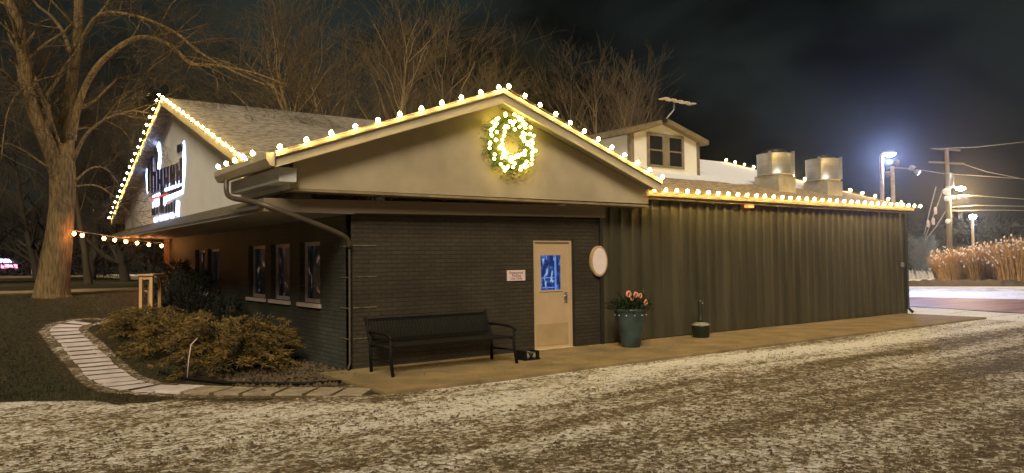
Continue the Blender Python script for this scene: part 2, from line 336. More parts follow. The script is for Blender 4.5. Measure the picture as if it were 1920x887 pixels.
for y in ys:
    for x in xs:
        z = terrain(x, y)+(noise.noise(Vector((x*.35, y*.9, 0)))*.018 if y < 3 else 0)-.01
        gv.append((x, y, z)); p = Vector((x, y)); near = -9 < x < 2 and -4 < y < 18
        ey = edge_y(x) if x < -.6 else 1e9
        lawn = sstep((y-ey+.45+.35*noise.noise(Vector((x*1.3, y*1.3, 5)))+.25*noise.noise(Vector((x*4, y*4, 2))))/.9); pd = seg_dist(p, PATH2) if near else 9
        if x > -.6 and y > 8 and x < 18: lawn = 1
        if y > 22 or (x < -.6 and y > 14): lawn = 1
        if x > 17 : lawn = 0
        lawn *= sstep((pd-.34)/.22)
        bed = 0
        if near and x < 0 and y < 13 and y > -1.6 and x > -3.2:
            bed = 1 if (x > -1.3-(.25*max(0, min(4, y))) and y > -1.2) else 0
            bed *= sstep((pd-.33)/.2)
        if pd < .24: bed = .85
        A['lawn'].append(lawn*(1-bed)); A['bed'].append(bed)
        s = .0
        if x > 17.5: s = .55
        s += -.28*math.exp(-((y+6.3-.0*x)/.42)**2)*sstep((x-1)/4) - .22*math.exp(-((y+4.4)/.3)**2)*sstep((x+2)/5) -.2*math.exp(-((y+8.1)/.3)**2)*sstep((x)/4)
        s += .22*math.exp(-((y+3.1)/.45)**2)*sstep((x-1)/3)+.16*math.exp(-((y-(edge_y(x) if x < -.6 else -2.4)+.75)/.45)**2)
        s += .10*sstep((y+5)/2)-.09*sstep((-y-4.8)/2.5)*sstep((x+4)/5) - .25*math.exp(-((y+8.9+.12*x)/.28)**2)*sstep((x+1)/2)
        if pd < .75: s -= .32
        A['snow'].append(s)
        A['frost'].append(.56*math.exp(-((y-15.5)/2.2)**2)+.25*math.exp(-((y-26)/3)**2)+(.36 if y > 48 else 0)+.12*sstep((y-13)/4))
nx = len(xs); gf = [(j*nx+i, j*nx+i+1, (j+1)*nx+i+1, (j+1)*nx+i) for j in range(len(ys)-1) for i in range(nx-1)]
me = bpy.data.meshes.new('ground'); me.from_pydata(gv, [], gf); me.materials.append(M['ground']); me.polygons.foreach_set('use_smooth', [True]*len(gf))
for k, vals in A.items(): me.attributes.new(k, 'FLOAT', 'POINT').data.foreach_set('value', vals)
g = bpy.data.objects.new('ground', me); C.objects.link(g); tag(g, kind='structure')

# pavement along the front wall
pv = MB()
sx = -.55; n = 0
while sx < 17.6:
    ex = min(sx+1.52, 17.7); pv.box((sx+.006, -2.28, -.1), (ex-.006, -.0, .035)); sx = ex
tag(pv.build('pavement', M['concrete'], bevel=.008), kind='structure')
# slab path
def slab_path():
    mb = MB(); mb2 = MB(); pts = []
    for a, b in zip(PATH2, PATH2[1:]):
        n = max(2, int((b-a).length/.03))
        pts += [a+(b-a)*i/n for i in range(n)]
    pts.append(PATH2[-1])
    # smooth
    for _ in range(60): pts = [pts[0]]+[(pts[i-1]+pts[i]*2+pts[i+1])/4 for i in range(1, len(pts)-1)]+[pts[-1]]
    acc = 0
    def off(i, s):
        d = (pts[min(i+1, len(pts)-1)]-pts[max(i-1, 0)]).normalized(); nrm = Vector((-d.y, d.x)); q = pts[i]+nrm*s; return q
    i = 0
    while i < len(pts)-2:
        j = i; L_ = 0; tgt = rnd.uniform(.36, .5)
        while j < len(pts)-1 and L_ < tgt: L_ += (pts[j+1]-pts[j]).length; j += 1
        k = max(i+1, j-(5 if pts[i].x < -2.55 else 2)); hw = .27+rnd.uniform(-.015, .015)
        q = [off(i, -hw), off(k, -hw), off(k, hw), off(i, hw)]
        zt = [terrain(p.x, p.y)+(.0 if pts[i].x < -2.55 else .02)+rnd.uniform(-.002, .003) for p in q]
        vs = [(p.x, p.y, z) for p, z in zip(q, zt)]; lo = [(p.x, p.y, z-.07) for p, z in zip(q, zt)]
        (mb if pts[i].x < -2.45 else mb2).add(vs+lo, [(0, 1, 2, 3), (7, 6, 5, 4), (0, 4, 5, 1), (1, 5, 6, 2), (2, 6, 7, 3), (3, 7, 4, 0)])
        i = j
    return mb, mb2
pa_, pb_ = slab_path()
tag(pa_.build('path', M['paver'], bevel=.006), kind='structure'); tag(pb_.build('path', mat('dusty_pavers', (.27, .22, .15), .9, var=.3, vscale=5, bump=.5, bscale=30), bevel=.006), kind='structure')
# road on the right, its far snow verge
def strip(name, pa, pb, m, dz, ext=60):
    A0, A1 = ung(*pa[0]).to_2d(), ung(*pa[1]).to_2d(); B0, B1 = ung(*pb[0]).to_2d(), ung(*pb[1]).to_2d()
    da = (A1-A0).normalized(); db = (B1-B0).normalized()
    vs = [A0-da*ext, A1+da*ext, B1+db*ext, B0-db*ext]; mb = MB()
    nx_ = 40; v = []; f = []
    for i in range(nx_+1):
        for j in range(5):
            t = i/nx_; s = j/4; p = (vs[0]*(1-t)+vs[1]*t)*(1-s)+(vs[3]*(1-t)+vs[2]*t)*s; v.append((p.x, p.y, dz))
    f = [(i*5+j, (i+1)*5+j, (i+1)*5+j+1, i*5+j+1) for i in range(nx_) for j in range(4)]
    mb.add(v, f); o = mb.build(name, m); tag(o, kind='structure'); return o
M['road'] = mat('slushy_asphalt', (.09, .03, .022), .6, col2=(.33, .16, .125), vscale=1.2, stretch=(.15, 1.5, 1), detail=6, bump=.3, bscale=15)
strip('road', [(1690, 557), (1925, 562)], [(1690, 574), (1925, 588)], M['road'], .008, 40)

# leaves, pebbles and clods on the lot: nobody could count them
def scatter(name, n, regionf, m, smin, smax, flat=.5):
    mb = MB()
    for _ in range(n):
        x, y = regionf(); s = rnd.uniform(smin, smax)*rnd.random()**.6; a = rnd.random()*6.28; z = terrain(x, y)+.002
        k = 5; ring = []
        for i in range(k):
            t = a+i*6.283/k; r = s*rnd.uniform(.6, 1.2); ring.append((x+math.cos(t)*r, y+math.sin(t)*r*.8, z-.008))
        mb.add(ring+[(x+rnd.uniform(-.3, .3)*s, y+rnd.uniform(-.3, .3)*s, z+s*flat*rnd.uniform(.5, 1.2))], [(i, (i+1) % k, k) for i in range(k)])
    return mb.build(name, m)
def reg_lot():
    d = 5.5+22*rnd.random()**1.7; px = rnd.uniform(-30, 1950); r_ = ray(px, 443); r_ = Vector((r_.x, r_.y)).normalized()*d
    x, y = CAM.x+r_.x, CAM.y+r_.y
    if y > -2.35 or y > (edge_y(x) if x < -.6 else 99)-.2: return reg_lot()
    if noise.noise(Vector((x*.5, y*1.2, 3))) < rnd.uniform(-.5, .35): return reg_lot()
    return x, y
tag(scatter('gravel', 5000, reg_lot, M['stone'], .008, .018, .55), 'loose gravel and frozen clods over the snowy lot', 'gravel', kind='stuff')
tag(scatter('dead_leaves', 5200, reg_lot, M['leaf'], .010, .032, .35), 'dark dead leaves scattered over the snowy lot', 'leaves', kind='stuff')
def reg_bed():
    return rnd.uniform(6.0, 9.2), -rnd.random()**2*.38-.02
tag(scatter('leaf_litter', 900, reg_bed, mat('brown_litter', (.16, .1, .04), .9, var=.5, vscale=9), .02, .05, .8), 'brown leaf litter along the foot of the metal wall', 'leaves', kind='stuff')
def reg_pave():
    return rnd.uniform(-.4, 17), -2.2*rnd.random()**.5-.02
o_ = scatter('leaf_litter', 420, reg_pave, M['leaf'], .01, .03, .4); o_.location.z = .037; tag(o_, 'sparse dead leaf bits blown over the pavement', 'leaves', kind='stuff')
def reg_mulch():
    x = rnd.uniform(-1.9, -.02); y = rnd.uniform(-1.1, 6); return x, y
tag(scatter('ground_cover', 3500, reg_mulch, M['mulch'], .02, .06, .9), 'low brown mulch and dead leaves in the bed under the windows', 'mulch', kind='stuff')

# ------------------------------------------------------------------ restaurant building
B = empty('restaurant_building', (0, 0, 0), 'single storey restaurant with dark brick, stucco gables and a long ribbed metal wing', 'building')
def wall_cells(mb, u0, u1, z0, z1, holes, place, mi=0):
    us = sorted({u0, u1, *[h[0] for h in holes], *[h[1] for h in holes]}); zs = sorted({z0, z1, *[h[2] for h in holes], *[h[3] for h in holes]})
    for a, b in zip(us, us[1:]):
        for c, d in zip(zs, zs[1:]):
            cu, cz = (a+b)/2, (c+d)/2
            if any(h[0] < cu < h[1] and h[2] < cz < h[3] for h in holes): continue
            mb.box(*place(a, b, c, d), mi)
DX0, DX1, DZ = 3.735, 4.705, 2.15
mb = MB(); wall_cells(mb, 0, 5.48, 0, 2.56, [(DX0, DX1, -.01, DZ)], lambda a, b, c, d: ((a, 0, c), (b, .2, d)))
mb.box((.2, .45, 0), (5.5, .5, 2.5)); mb.build('front_wall', M['brick'], B)
# side wall with windows
WIN = []
for pr, pl in ((600, 562), (543, 508), (497, 466)):
    y0 = at(pr, 500, 0, 0).y; y1 = at(pl, 500, 0, 0).y; WIN.append((y0, y1))
for pr, pl in ((411, 389), (384, 366)):
    y0 = at(pr, 500, 0, 0).y; y1 = at(pl, 500, 0, 0).y; WIN.append((y0, y1))
ZS, ZT = 1.03, 2.14
mb = MB(); wall_cells(mb, .002, 13.2, -.1, 2.56, [(a, b, ZS, ZT) for a, b in WIN], lambda a, b, c, d: ((0.0, a, c), (.2, b, d)))
mb.box((.21, .3, 0), (.25, 13.2, 2.5)); mb.build('side_wall', M['brick_side'], B)
for i, (a, b) in enumerate(WIN):
    f = MB(); t = .07; x0 = .10
    f.box((x0, a, ZS), (x0+.06, a+t, ZT)); f.box((x0, b-t, ZS), (x0+.06, b, ZT)); f.box((x0, a+t, ZT-t), (x0+.06, b-t, ZT)); f.box((x0, a+t, ZS), (x0+.06, b-t, ZS+t))
    wn = MB().box((x0+.03, a+t-.01, ZS+t-.01), (x0+.045, b-t+.01, ZT-t+.01)).build('window', M['pane_warm'], B)
    f.build('frame', M['frame_white'], wn)
    MB().box((-.05, a-.05, ZS-.07), (.1, b+.05, ZS-.002)).build('sill', M['frame_white'], wn)
# raised pale course lines at the brick corner
pcm = mat('pale_course', (.13, .105, .065), .8, var=.5, vscale=9)
for z in (2.02, 1.51, 1.01, .51):
    MB().box((.03, -.012, z), (.45, .01, z+.016)).build('corner_course', pcm, B); MB().box((-.012, .03, z-.01), (.01, .42, z+.006)).build('corner_course', pcm, B)
# beam / fascia over the brick
mb = MB(); mb.prism([(-1.45, -.15, 2.53), (5.48, -.15, 2.605), (5.48, -.15, 2.845), (-1.45, -.15, 2.735)], (0, .36, 0)); mb.build('beam', M['beam'], B, .008)
mb = MB(); mb.box((-1.1, -.42, 2.835), (6.45, -.0, 2.875)); mb.build('soffit', mat('dark_soffit', (.24, .18, .10), .7), B)
# side pent roof and soffit
mb = MB(); mb.box((-1.42, -.147, 2.535), (0, 16.3, 2.55)); mb.build('side_soffit', M['soffit'], B)
mb = MB(); mb.prism([(-1.42, -.149, 2.552), (-1.42, -.149, 2.60), (-.74, -.149, 2.93), (-.74, -.149, 2.552)], (0, 16.45, 0)); mb.build('pent_roof', M['shingle_dark'], B)
# front gable wall
RX, RZ, SL = 2.55, 4.76, .35
def ztop(x): return RZ-SL*abs(x-RX)
mb = MB(); mb.prism([(-1.1, -.42, 2.876), (6.45, -.42, 2.9), (6.45, -.42, ztop(6.45)-.2), (RX, -.42, RZ-.2), (-1.1, -.42, ztop(-1.1)-.2)], (0, .15, 0)); mb.build('gable_wall', M['stucco'], B)
mb = MB(); mb.box((-1.1, -.27, 2.876), (-.95, 2.2, ztop(-1.1)-.2)); mb.build('gable_return', M['white_wall'], B)
# front gable roof
def gable_roof_x(name, xr, zr, sl, xl, xR, y0, y1, th, m, parent):
    mb = MB()
    zl = zr-sl*abs(xl-xr); zR = zr-sl*abs(xR-xr)
    mb.prism([(xl, y0, zl), (xr, y0, zr), (xR, y0, zR), (xR, y0, zR-th), (xr, y0, zr-th), (xl, y0, zl-th)], (0, y1-y0, 0)); return mb.build(name, m, parent)
mb = MB(); X0 = -.66
for (xa, xb, ya, yb_) in ((-1.44, X0, -.66, 1.95), (X0, RX, -.66, 5.65), (RX, 6.52, -.66, 5.65)):
    mb.prism([(xa, ya, ztop(xa)), (xb, ya, ztop(xb)), (xb, ya, ztop(xb)-.16), (xa, ya, ztop(xa)-.16)], (0, yb_-ya, 0))
mb.build('roof', M['shingle'], B)
mb = MB()
for (x0, x1) in ((-1.47, RX), (RX, 6.55)):
    z0, z1 = ztop(x0), ztop(x1)
    mb.prism([(x0, -.70, z0-.06), (x1, -.70, z1-.06), (x1, -.70, z1-.25), (x0, -.70, z0-.22)], (0, .038, 0))
    mb.prism([(x0, -.735, z0+.012), (x1, -.735, z1+.012), (x1, -.735, z1-.07), (x0, -.735, z0-.07)], (0, .07, 0))
mb.build('fascia', M['trim'], B)
mb = MB(); mb.prism([(-1.4, -.655, ztop(-1.4)-.165), (RX, -.655, RZ-.165), (6.5, -.655, ztop(6.5)-.165), (6.5, -.655, ztop(6.5)-.19), (RX, -.655, RZ-.19), (-1.4, -.655, ztop(-1.4)-.19)], (0, .23, 0)); mb.build('rake_soffit', M['soffit'], B)
# gutter and downspout on the left eave
mb = MB(); zg = ztop(-1.47)
mb.prism([(-1.60, -.70, zg-.02), (-1.45, -.70, zg+.0), (-1.45, -.70, zg-.2), (-1.54, -.70, zg-.2), (-1.60, -.70, zg-.1)], (0, 2.75, 0)); mb.build('gutter', M['trim'], B)
dp = [(-1.53, 1.55, zg-.18), (-1.55, 1.5, zg-.42), (-1.58, 1.1, zg-.54), (-1.58, -.12, 2.68), (-1.1, -.23, 2.50), (-.5, -.2, 2.3), (-.1, -.1, 2.15), (-.05, -.055, 2.0)]
mb = MB(); sm_ = []
for i in range(len(dp)-1):
    for k in range(4):
        a = Vector(dp[i]); b = Vector(dp[i+1]); sm_.append(a.lerp(b, k/4))
sm_.append(Vector(dp[-1]))
for _ in range(2): sm_ = [sm_[0]]+[(sm_[i-1]+sm_[i]*2+sm_[i+1])/4 for i in range(1, len(sm_)-1)]+[sm_[-1]]
mb.tube(sm_, .042, 8); mb.build('downspout', M['pipe'], B); mb = MB(); mb.tube([Vector(dp[-1])+Vector((0, 0, .1)), Vector((-.05, -.05, .15)), Vector((-.12, -.14, .06))], .022, 8); mb.build('downspout', mat('dark_downspout', (.03, .026, .018), .6), B)
# main roof and left gable
MY, MZ, MS = 8.9, 5.95, .342
def zm(y): return MZ-MS*abs(y-MY)
mb = MB(); mb.prism([(-1.06, 1.15, zm(1.15)), (-1.06, MY, MZ), (-1.06, 16.65, zm(16.65)), (-1.06, 16.65, zm(16.65)-.16), (-1.06, MY, MZ-.16), (-1.06, 1.15, zm(1.15)-.16)], (8.2, 0, 0)); mb.build('roof', M['shingle'], B)
mb = MB()
for y0, y1 in ((1.12, MY), (MY, 16.7)):
    mb.prism([(-1.09, y0, zm(y0)+.012), (-1.09, y1, zm(y1)+.012), (-1.09, y1, zm(y1)-.2), (-1.09, y0, zm(y0)-.2)], (.028, 0, 0))
mb.build('rake_board', M['trim'], B)
mb = MB(); mb.prism([(-.745, .9, 2.86), (-.745, 16.2, 2.86), (-.745, 16.2, zm(16.2)-.163), (-.745, MY, MZ-.163), (-.745, .9, zm(.9)-.163)], (.1, 0, 0)); mb.build('side_gable_wall', M['white_wall'], B)
MB().box((-1.36, -.55, 2.95), (-1.1, 1.9, ztop(-1.47)-.19)).build('cornice_box', M['white_wall'], B, .006)
MB().box((-.74, .22, 2.84), (-.6, 1.3, 3.15)).build('side_gable_foot', M['white_wall'], B)
# porch post at back corner
MB().box((-.12, 13.25, .9), (.03, 13.4, 2.53)).build('porch_post', mat('porch_wood', (.3, .2, .11), .8), B)
# metal wing
EZ, ES, EY, RY = 3.20, .315, -.2, 6.6
def ze(y): return EZ+ES*((RY-abs(y-RY))-EY)
mb = MB(); x = 5.5; XE = 17.82; pitch = .305; vs = []
while x < XE-.01:
    for dx, dy in ((0, 0), (.20, 0), (.215, -.055), (.28, -.055)): vs.append((min(x+dx, XE), dy))
    x += pitch
vs.append((XE, 0))
k = len(vs); mb.add([(a, b, .05) for a, b in vs]+[(a, b, 3.12) for a, b in vs], [(i, i+1, k+i+1, k+i) for i in range(k-1)])
mb.box((5.5, .012, 0), (XE, .1, 3.12)); mb.build('metal_wall', M['metal_wall'], B)
mb = MB(); mb.box((XE-.1, .1, 0), (XE, 13.4, 3.1)); mb.prism([(XE-.1, -.0, 3.1), (XE-.1, RY, ze(RY)-.2), (XE-.1, 13.4, 3.1)], (.1, 0, 0)); mb.build('end_wall', M['metal_wall'], B)
MB().box((5.425, -.05, 0), (5.50, .0, 2.86)).build('corner_trim', M['dark'], B)
mb = MB(); mb.box((XE-.12, -.055, .0), (XE+.04, .12, 3.05)); mb.build('end_trim', M['dark'], B)
MB().box((6.5, -.20, 3.03), (17.95, .05, 3.13)).build('eave_fascia', M['fascia_dark'], B)
mb = MB(); mb.prism([(6.55, EY, ze(EY)), (6.55, RY, ze(RY)), (6.55, 13.4, ze(13.4)), (6.55, 13.4, ze(13.4)-.08), (6.55, RY, ze(RY)-.08), (6.55, EY, ze(EY)-.07)], (11.4, 0, 0)); mb.build('roof', M['metal_roof'], B)
mb = MB(); mb.prism([(6.6, EY-.09, EZ-.02), (6.6, EY-.003, EZ-.0), (6.6, EY-.003, EZ-.11), (6.6, EY-.07, EZ-.11)], (11.38, 0, 0)); mb.build('gutter', M['fascia_dark'], B)
MB().tube([(XE+.06, -.1, 3.05), (XE+.06, -.06, 2.9), (XE+.06, -.06, .2), (XE+.06, -.2, .06)], .045, 8).build('downspout', M['dark'], B)
MB().box((XE-.28, -.09, 1.42), (XE-.14, -.035, 1.56)).build('outlet_box', M['galv'], B, .01)
# back and rear closers
MB().box((.1, 13.0, 0), (17.8, 13.2, 3.0)).build('rear_wall', M['brick'], B)
# dormer
DY = 2.65; da = at(1182, 240, 1, DY); db = at(1309, 262, 1, DY); zl = 4.0
dx0, dx1 = da.x, db.x; dxm = at(1242, 230, 1, DY).x
ap = at(1244, 221, 1, DY-.2).z; ev = (at(1182, 236, 1, DY-.2).z+at(1318, 262, 1, DY-.2).z)/2
D = MB(); D.prism([(dx0, DY, zl-.3), (dx1, DY, zl-.3), (dx1, DY, ev-.1), (dxm, DY, ap-.14), (dx0, DY, ev-.1)], (0, 4.2, 0)); dm = D.build('dormer', M['white_wall'], B)
s_ = (ap-ev)/(dx1-dxm)
D = MB(); xl, xr = dx0-.32, dx1+.22; D.prism([(xl, DY-.2, ap-s_*abs(xl-dxm)), (dxm, DY-.2, ap), (xr, DY-.2, ap-s_*abs(xr-dxm)), (xr, DY-.2, ap-s_*abs(xr-dxm)-.13), (dxm, DY-.2, ap-.13), (xl, DY-.2, ap-s_*abs(xl-dxm)-.13)], (0, 4.6, 0)); D.build('dormer_roof', M['fascia_dark'], dm)
D = MB(); tm = mat('dormer_trim', (.17, .14, .10), .6)
D.box((dx0-.025, DY-.025, zl-.2), (dx0+.1, DY+.1, ev-.06)); D.build('corner_board', tm, dm); MB().box((dx1-.08, DY-.025, zl-.2), (dx1+.025, DY+.1, ev-.06)).build('corner_board', tm, dm)
wa = at(1212, 249, 1, DY); wb = at(1282, 318, 1, DY)
D = MB(); x0, x1, z0, z1 = wa.x, wb.x, wb.z, wa.z+.02; y_ = DY-.035; xm = (x0+x1)/2; t = .09
for a in ((x0, x0+t, z0, z1), (x1-t, x1, z0, z1), (xm-.13, xm+.13, z0, z1)): D.box((a[0], y_, a[2]), (a[1], DY+.02, a[3]))
for a in ((x0+t, xm-.13), (xm+.13, x1-t)):
    D.box((a[0], y_, z1-.08), (a[1], DY+.02, z1)); D.box((a[0], y_, z0), (a[1], DY+.02, z0+.06)); D.box((a[0], y_+.01, (z0+z1)/2-.02), (a[1], DY+.02, (z0+z1)/2+.02))
wn = MB().box((x0+.02, DY-.012, z0+.02), (x1-.02, DY-.004, z1-.02)).build('window', M['glass'], dm); D.build('frame', tm, wn)
# door
mb = MB(); a, b = DX0+.05, DX1-.05
win = (a+.14, b-.2, 1.16, 1.86)
wall_cells(mb, a, b, .04, DZ-.05, [win], lambda p, q, r, s: ((p, .05, r), (q, .10, s)))
door = mb.build('door', M['door'], B)
f = MB(); f.box((DX0, .02, .03), (DX0+.048, .2, DZ)); f.box((DX1-.048, .02, .03), (DX1, .2, DZ)); f.box((DX0+.048, .02, DZ-.048), (DX1-.048, .2, DZ)); f.build('door_frame', M['door'], B)
f = MB(); f.box((win[0]-.02, .038, win[2]-.02), (win[0]+.012, .06, win[3]+.02)); f.box((win[1]-.012, .038, win[2]-.02), (win[1]+.02, .06, win[3]+.02)); f.box((win[0]+.012, .038, win[3]-.012), (win[1]-.012, .06, win[3]+.02)); f.box((win[0]+.012, .038, win[2]-.02), (win[1]-.012, .06, win[2]+.012)); f.build('window_trim', M['door'], door)
MB().box((win[0]-.005, .07, win[2]-.005), (win[1]+.005, .08, win[3]+.005)).build('pane', M['pane_blue'], door)
ib = mat('blue_glow_frame', (.1, .2, .5), .4, emit=(.10, .24, .8), es=.5)  # bars emit by themselves; the blue room light is put into the material
for q in ((win[0]+.02, win[0]+.04, win[2]+.03, win[3]-.2), (win[0]+.38, win[0]+.42, win[2]+.01, win[3]), (win[0]+.06, win[0]+.36, win[2]+.24, win[2]+.26), (win[0]+.06, win[0]+.36, win[2]+.05, win[2]+.07)):
    MB().box((q[0], .062, q[2]), (q[1], .069, q[3])).build('inner_frame', ib, door)
MB().box((a+.04, .043, .1), (b-.04, .048, .52)).build('kick_plate', M['door_low'], door)
h = MB(); h.box((b-.13, .035, .92), (b-.06, .052, 1.12)); h.tube([(b-.095, .05, 1.05), (b-.095, -.01, 1.05), (b-.18, -.015, 1.05)], .011, 8); h.build('handle', M['steel'], door)
MB().box((DX0, -.05, .0), (DX1, .2, .045)).build('threshold', mat('threshold_metal', (.75, .6, .35), .35, metal=.4), B)
MB().box((DX1+.002, -.008, .0), (DX1+.05, .0, DZ)).build('door_shadow_strip', M['dark'], B)  # dark strip standing in for the shadow line beside the door frame

# soffit lamp, wall lamp, signs on the wall
mb = MB(); p = at(1090, 379, 2, 2.83); mb.lathe([(.09, -.0), (.1, -.012), (.085, -.03), (.03, -.04)], (p.x, -.22, 2.834), 14); tag(mb.build('soffit_lamp', M['galv']), 'small round recessed lamp under the stucco gable soffit, unlit', 'lamp')
p = at(1405, 388, 1, -.1)
E_ = empty('wall_lamp', (p.x, -.06, 2.9), 'small orange wall lamp high on the ribbed metal wall', 'wall lamp')
MB().box((p.x-.11, -.16, p.z-.02), (p.x+.11, -.035, p.z+.05)).build('lens', M['orange'], E_, .01); MB().box((p.x-.05, -.10, p.z+.055), (p.x+.08, -.035, p.z+.15)).build('housing', M['galv'], E_, .008)
a = at(951, 507, 1, -.02); b = at(985, 526, 1, -.02)
E_ = empty('parking_sign', ((a.x+b.x)/2, -.01, b.z), 'small white rectangular sign with three lines of dark red text beside the door', 'sign')
MB().box((a.x, -.022, b.z), (b.x, -.004, a.z)).build('board', M['sign_face'], E_, .003)
cx = (a.x+b.x)/2; hh = a.z-b.z
for i, (tx, s) in enumerate((('Restaurant', .075), ('Parking', .07), ('Use Only', .07))):
    text_mesh(tx, s, 'lettering', M['sign_ink'], E_, Matrix.Translation((cx, -.0235, a.z-hh*(.24+.27*i))) @ Matrix.Rotation(R(90), 4, 'X'), .001)
a = at(1123, 490, 1, -.05)
E_ = empty('oval_sign', (a.x, -.01, a.z), 'oval pale sign with a tan rim on the brick right of the door', 'sign')
def oval(mb, rx, rz, y0, y1, c, n=32):
    mb.prism([(c.x+rx*math.cos(2*math.pi*i/n), y0, c.z+rz*math.sin(2*math.pi*i/n)) for i in range(n)], (0, y1-y0, 0))
mb = MB(); oval(mb, .232, .315, -.07, -.002, a); mb.build('rim', M['oval_rim'], E_, .012)
mb = MB(); oval(mb, .19, .27, -.076, -.0705, a); mb.build('face', M['oval_face'], E_)

# ------------------------------------------------------------------ roof fans and antenna
def fan(px0, px1, pyt, pyj, pyb, label):
    yc = 1.3; a = at(px0, pyj, 1, yc); b = at(px1, pyj, 1, yc); cx = (a.x+b.x)/2-.05; pc = at((px0+px1)/2, pyj, 1, yc); cx = pc.x; r = (px1-px0)/2*(pc-CAM).dot(fw)/F*.97; zt = at((px0+px1)/2, pyt, 1, yc).z; zj = at((px0+px1)/2, pyj, 1, yc).z; zb = ze(yc)-.25
    E_ = empty('exhaust_fan', (cx, yc, zb), label, 'roof fan', 'kitchen exhaust fans on the metal roof')
    mb = MB(); mb.box((cx-r*.82, yc-r*.82, zb), (cx+r*.82, yc+r*.82, zj+.02)); mb.build('curb', M['galv'], E_, .01)
    mb = MB(); mb.lathe([(r*.98, 0), (r*1.03, .02), (r*1.0, .05), (r*1.0, zt-zj-.03), (r*1.03, zt-zj-.015), (r*.99, zt-zj), (r*.92, zt-zj)], (cx, yc, zj+.02), 32); mb.build('housing', M['steel'], E_)
    mb = MB(); mb.lathe([(r*.66, 0), (r*.66, .09), (r*.45, .14), (r*.05, .15)], (cx, yc, zt+.02), 20); mb.build('cap', M['dark'], E_)
    for sx, sy in ((1, .15), (-.95, -.35), (.3, -1)):
        mb = MB(); mb.box((cx+sx*r*1.03-.02, yc+sy*r-.05, zj+.05), (cx+sx*r*1.03+.025, yc+sy*r+.03, zt+.06)); mb.build('bracket', M['steel'], E_)
fan(1420, 1486, 291, 332, 350, 'left round steel exhaust fan on the roof, nearer the dormer')
fan(1512, 1574, 301, 342, 362, 'right round steel exhaust fan on the roof, nearer the lit street lamp')
p = at(1247, 226, 1, DY-.25)
E_ = empty('antenna', p, 'flat white antenna on a bent mast at the dormer peak', 'antenna')
q = [at(1247, 226, 1, DY-.25), at(1258, 212, 1, DY-.25), at(1263, 206, 1, DY-.25), at(1264, 193, 1, DY-.25)]
MB().tube(q, .02, 6).build('mast', M['galv'], E_); MB().box(q[0]-Vector((.06, .03, .06)), q[0]+Vector((.06, .06, .05))).build('bracket', M['dark'], E_)
mb = MB(); e0 = at(1245, 185, 1, DY-.45); e1 = at(1296, 195, 1, DY-.05)
for t in range(5):
    c = e0.lerp(e1, t/4); mb.box((c.x-.08, c.y-.12+.0, c.z-.012), (c.x+.08, c.y+.12, c.z+.012))
mb.prism([e0+Vector((0, -.05, -.015)), e1+Vector((0, -.05, -.015)), e1+Vector((0, .05, -.015)), e0+Vector((0, .05, -.015))], (0, 0, .03)); mb.build('panel', mat('antenna_white', (.6, .52, .45), .5), E_)

# ------------------------------------------------------------------ light strings
def bulb_mesh(m, s=1.0):
    mb = MB(); mb.lathe([(.014, .018), (.034, .03), (.046, .052), (.043, .078), (.028, .104), (.008, .118)], n=10)
    mb.lathe([(.015, -.02), (.017, .02)], n=8, mi=1)
    me_o = mb.build('bulb', [m, M['dark']]); me = me_o.data; bpy.data.objects.remove(me_o)
    if s != 1: me.transform(Matrix.Scale(s, 4))
    return me
BULB = bulb_mesh(M['bulb'], .72); BULBP = bulb_mesh(M['bulb_porch'], .95); BULBS = bulb_mesh(M['bulb'], .60)
def light_string(name, label, pts, me, upv=None, group=None, sag=.012, tiltv=(0, 0, 0), cat='light string'):
    e_ = empty(name, pts[0], label, cat, group)
    cab = []
    for i, p in enumerate(pts):
        p = Vector(p); cab.append(p)
        if i < len(pts)-1: cab.append((p+Vector(pts[i+1]))/2-Vector((0, 0, sag)))
        o = bpy.data.objects.new('bulb', me); C.objects.link(o); o.parent = e_; o.location = p-Vector(pts[0])
        u = (Vector(upv or (0, 0, 1))+Vector((rnd.uniform(-.12, .12), rnd.uniform(-.12, .12), 0))+Vector(tiltv)).normalized()
        o.rotation_euler = u.to_track_quat('Z', 'Y').to_euler()
    MB().tube(cab, .007, 5).build('cable', M['pole_wood'], e_); return e_
GR = 'warm bulb strings on the roof edges'
def lin(a, b, n): a = Vector(a); b = Vector(b); return [a.lerp(b, i/(n-1)) for i in range(n)]
k = .035
left = lin((-1.42, -.775, ztop(-1.42)+k-.03), (2.42, -.775, ztop(2.42)+k-.03), 11); right = lin((2.64, -.775, ztop(2.64)+k-.03+.03), (6.5, -.775, ztop(6.5)+k-.03), 12)
light_string('light_string', 'warm bulbs along both rakes of the front stucco gable over the wreath', left+right, BULB, group=GR)
a = lin((-1.15, 1.75, zm(1.75)), (-1.15, 8.85, MZ), 18); b = lin((-1.15, 9.15, zm(9.15)), (-1.15, 16.65, zm(16.65)), 19)
light_string('light_string', 'warm bulbs up and down the peaked left side gable around the lit sign', a+b, BULBS, group=GR)
light_string('light_string', 'short run of warm bulbs on the corner gutter above the bent downspout', lin((-1.53, .1, zg+.03), (-1.53, 1.98, zg+.03), 5), BULB, group=GR, upv=(-.35, 0, 1))
light_string('light_string', 'long straight row of warm bulbs on the eave of the metal wing', lin((6.62, -.42, EZ-.03), (18.0, -.42, EZ-.01), 34), BULB, group=GR, upv=(0, -.5, .8))
light_string('light_string', 'warm bulbs climbing the far right rake behind the roof fans', lin((17.97, .1, ze(.1)+k), (17.97, 6.55, ze(6.55)+k), 17), BULB, group=GR)
TREE_B = ung(97, 556)
dep_t = (TREE_B-CAM).dot(fw)
pa = atd(133, 431, dep_t-.3); pb = at(318, 455, 0, -.1)
bulbs = []
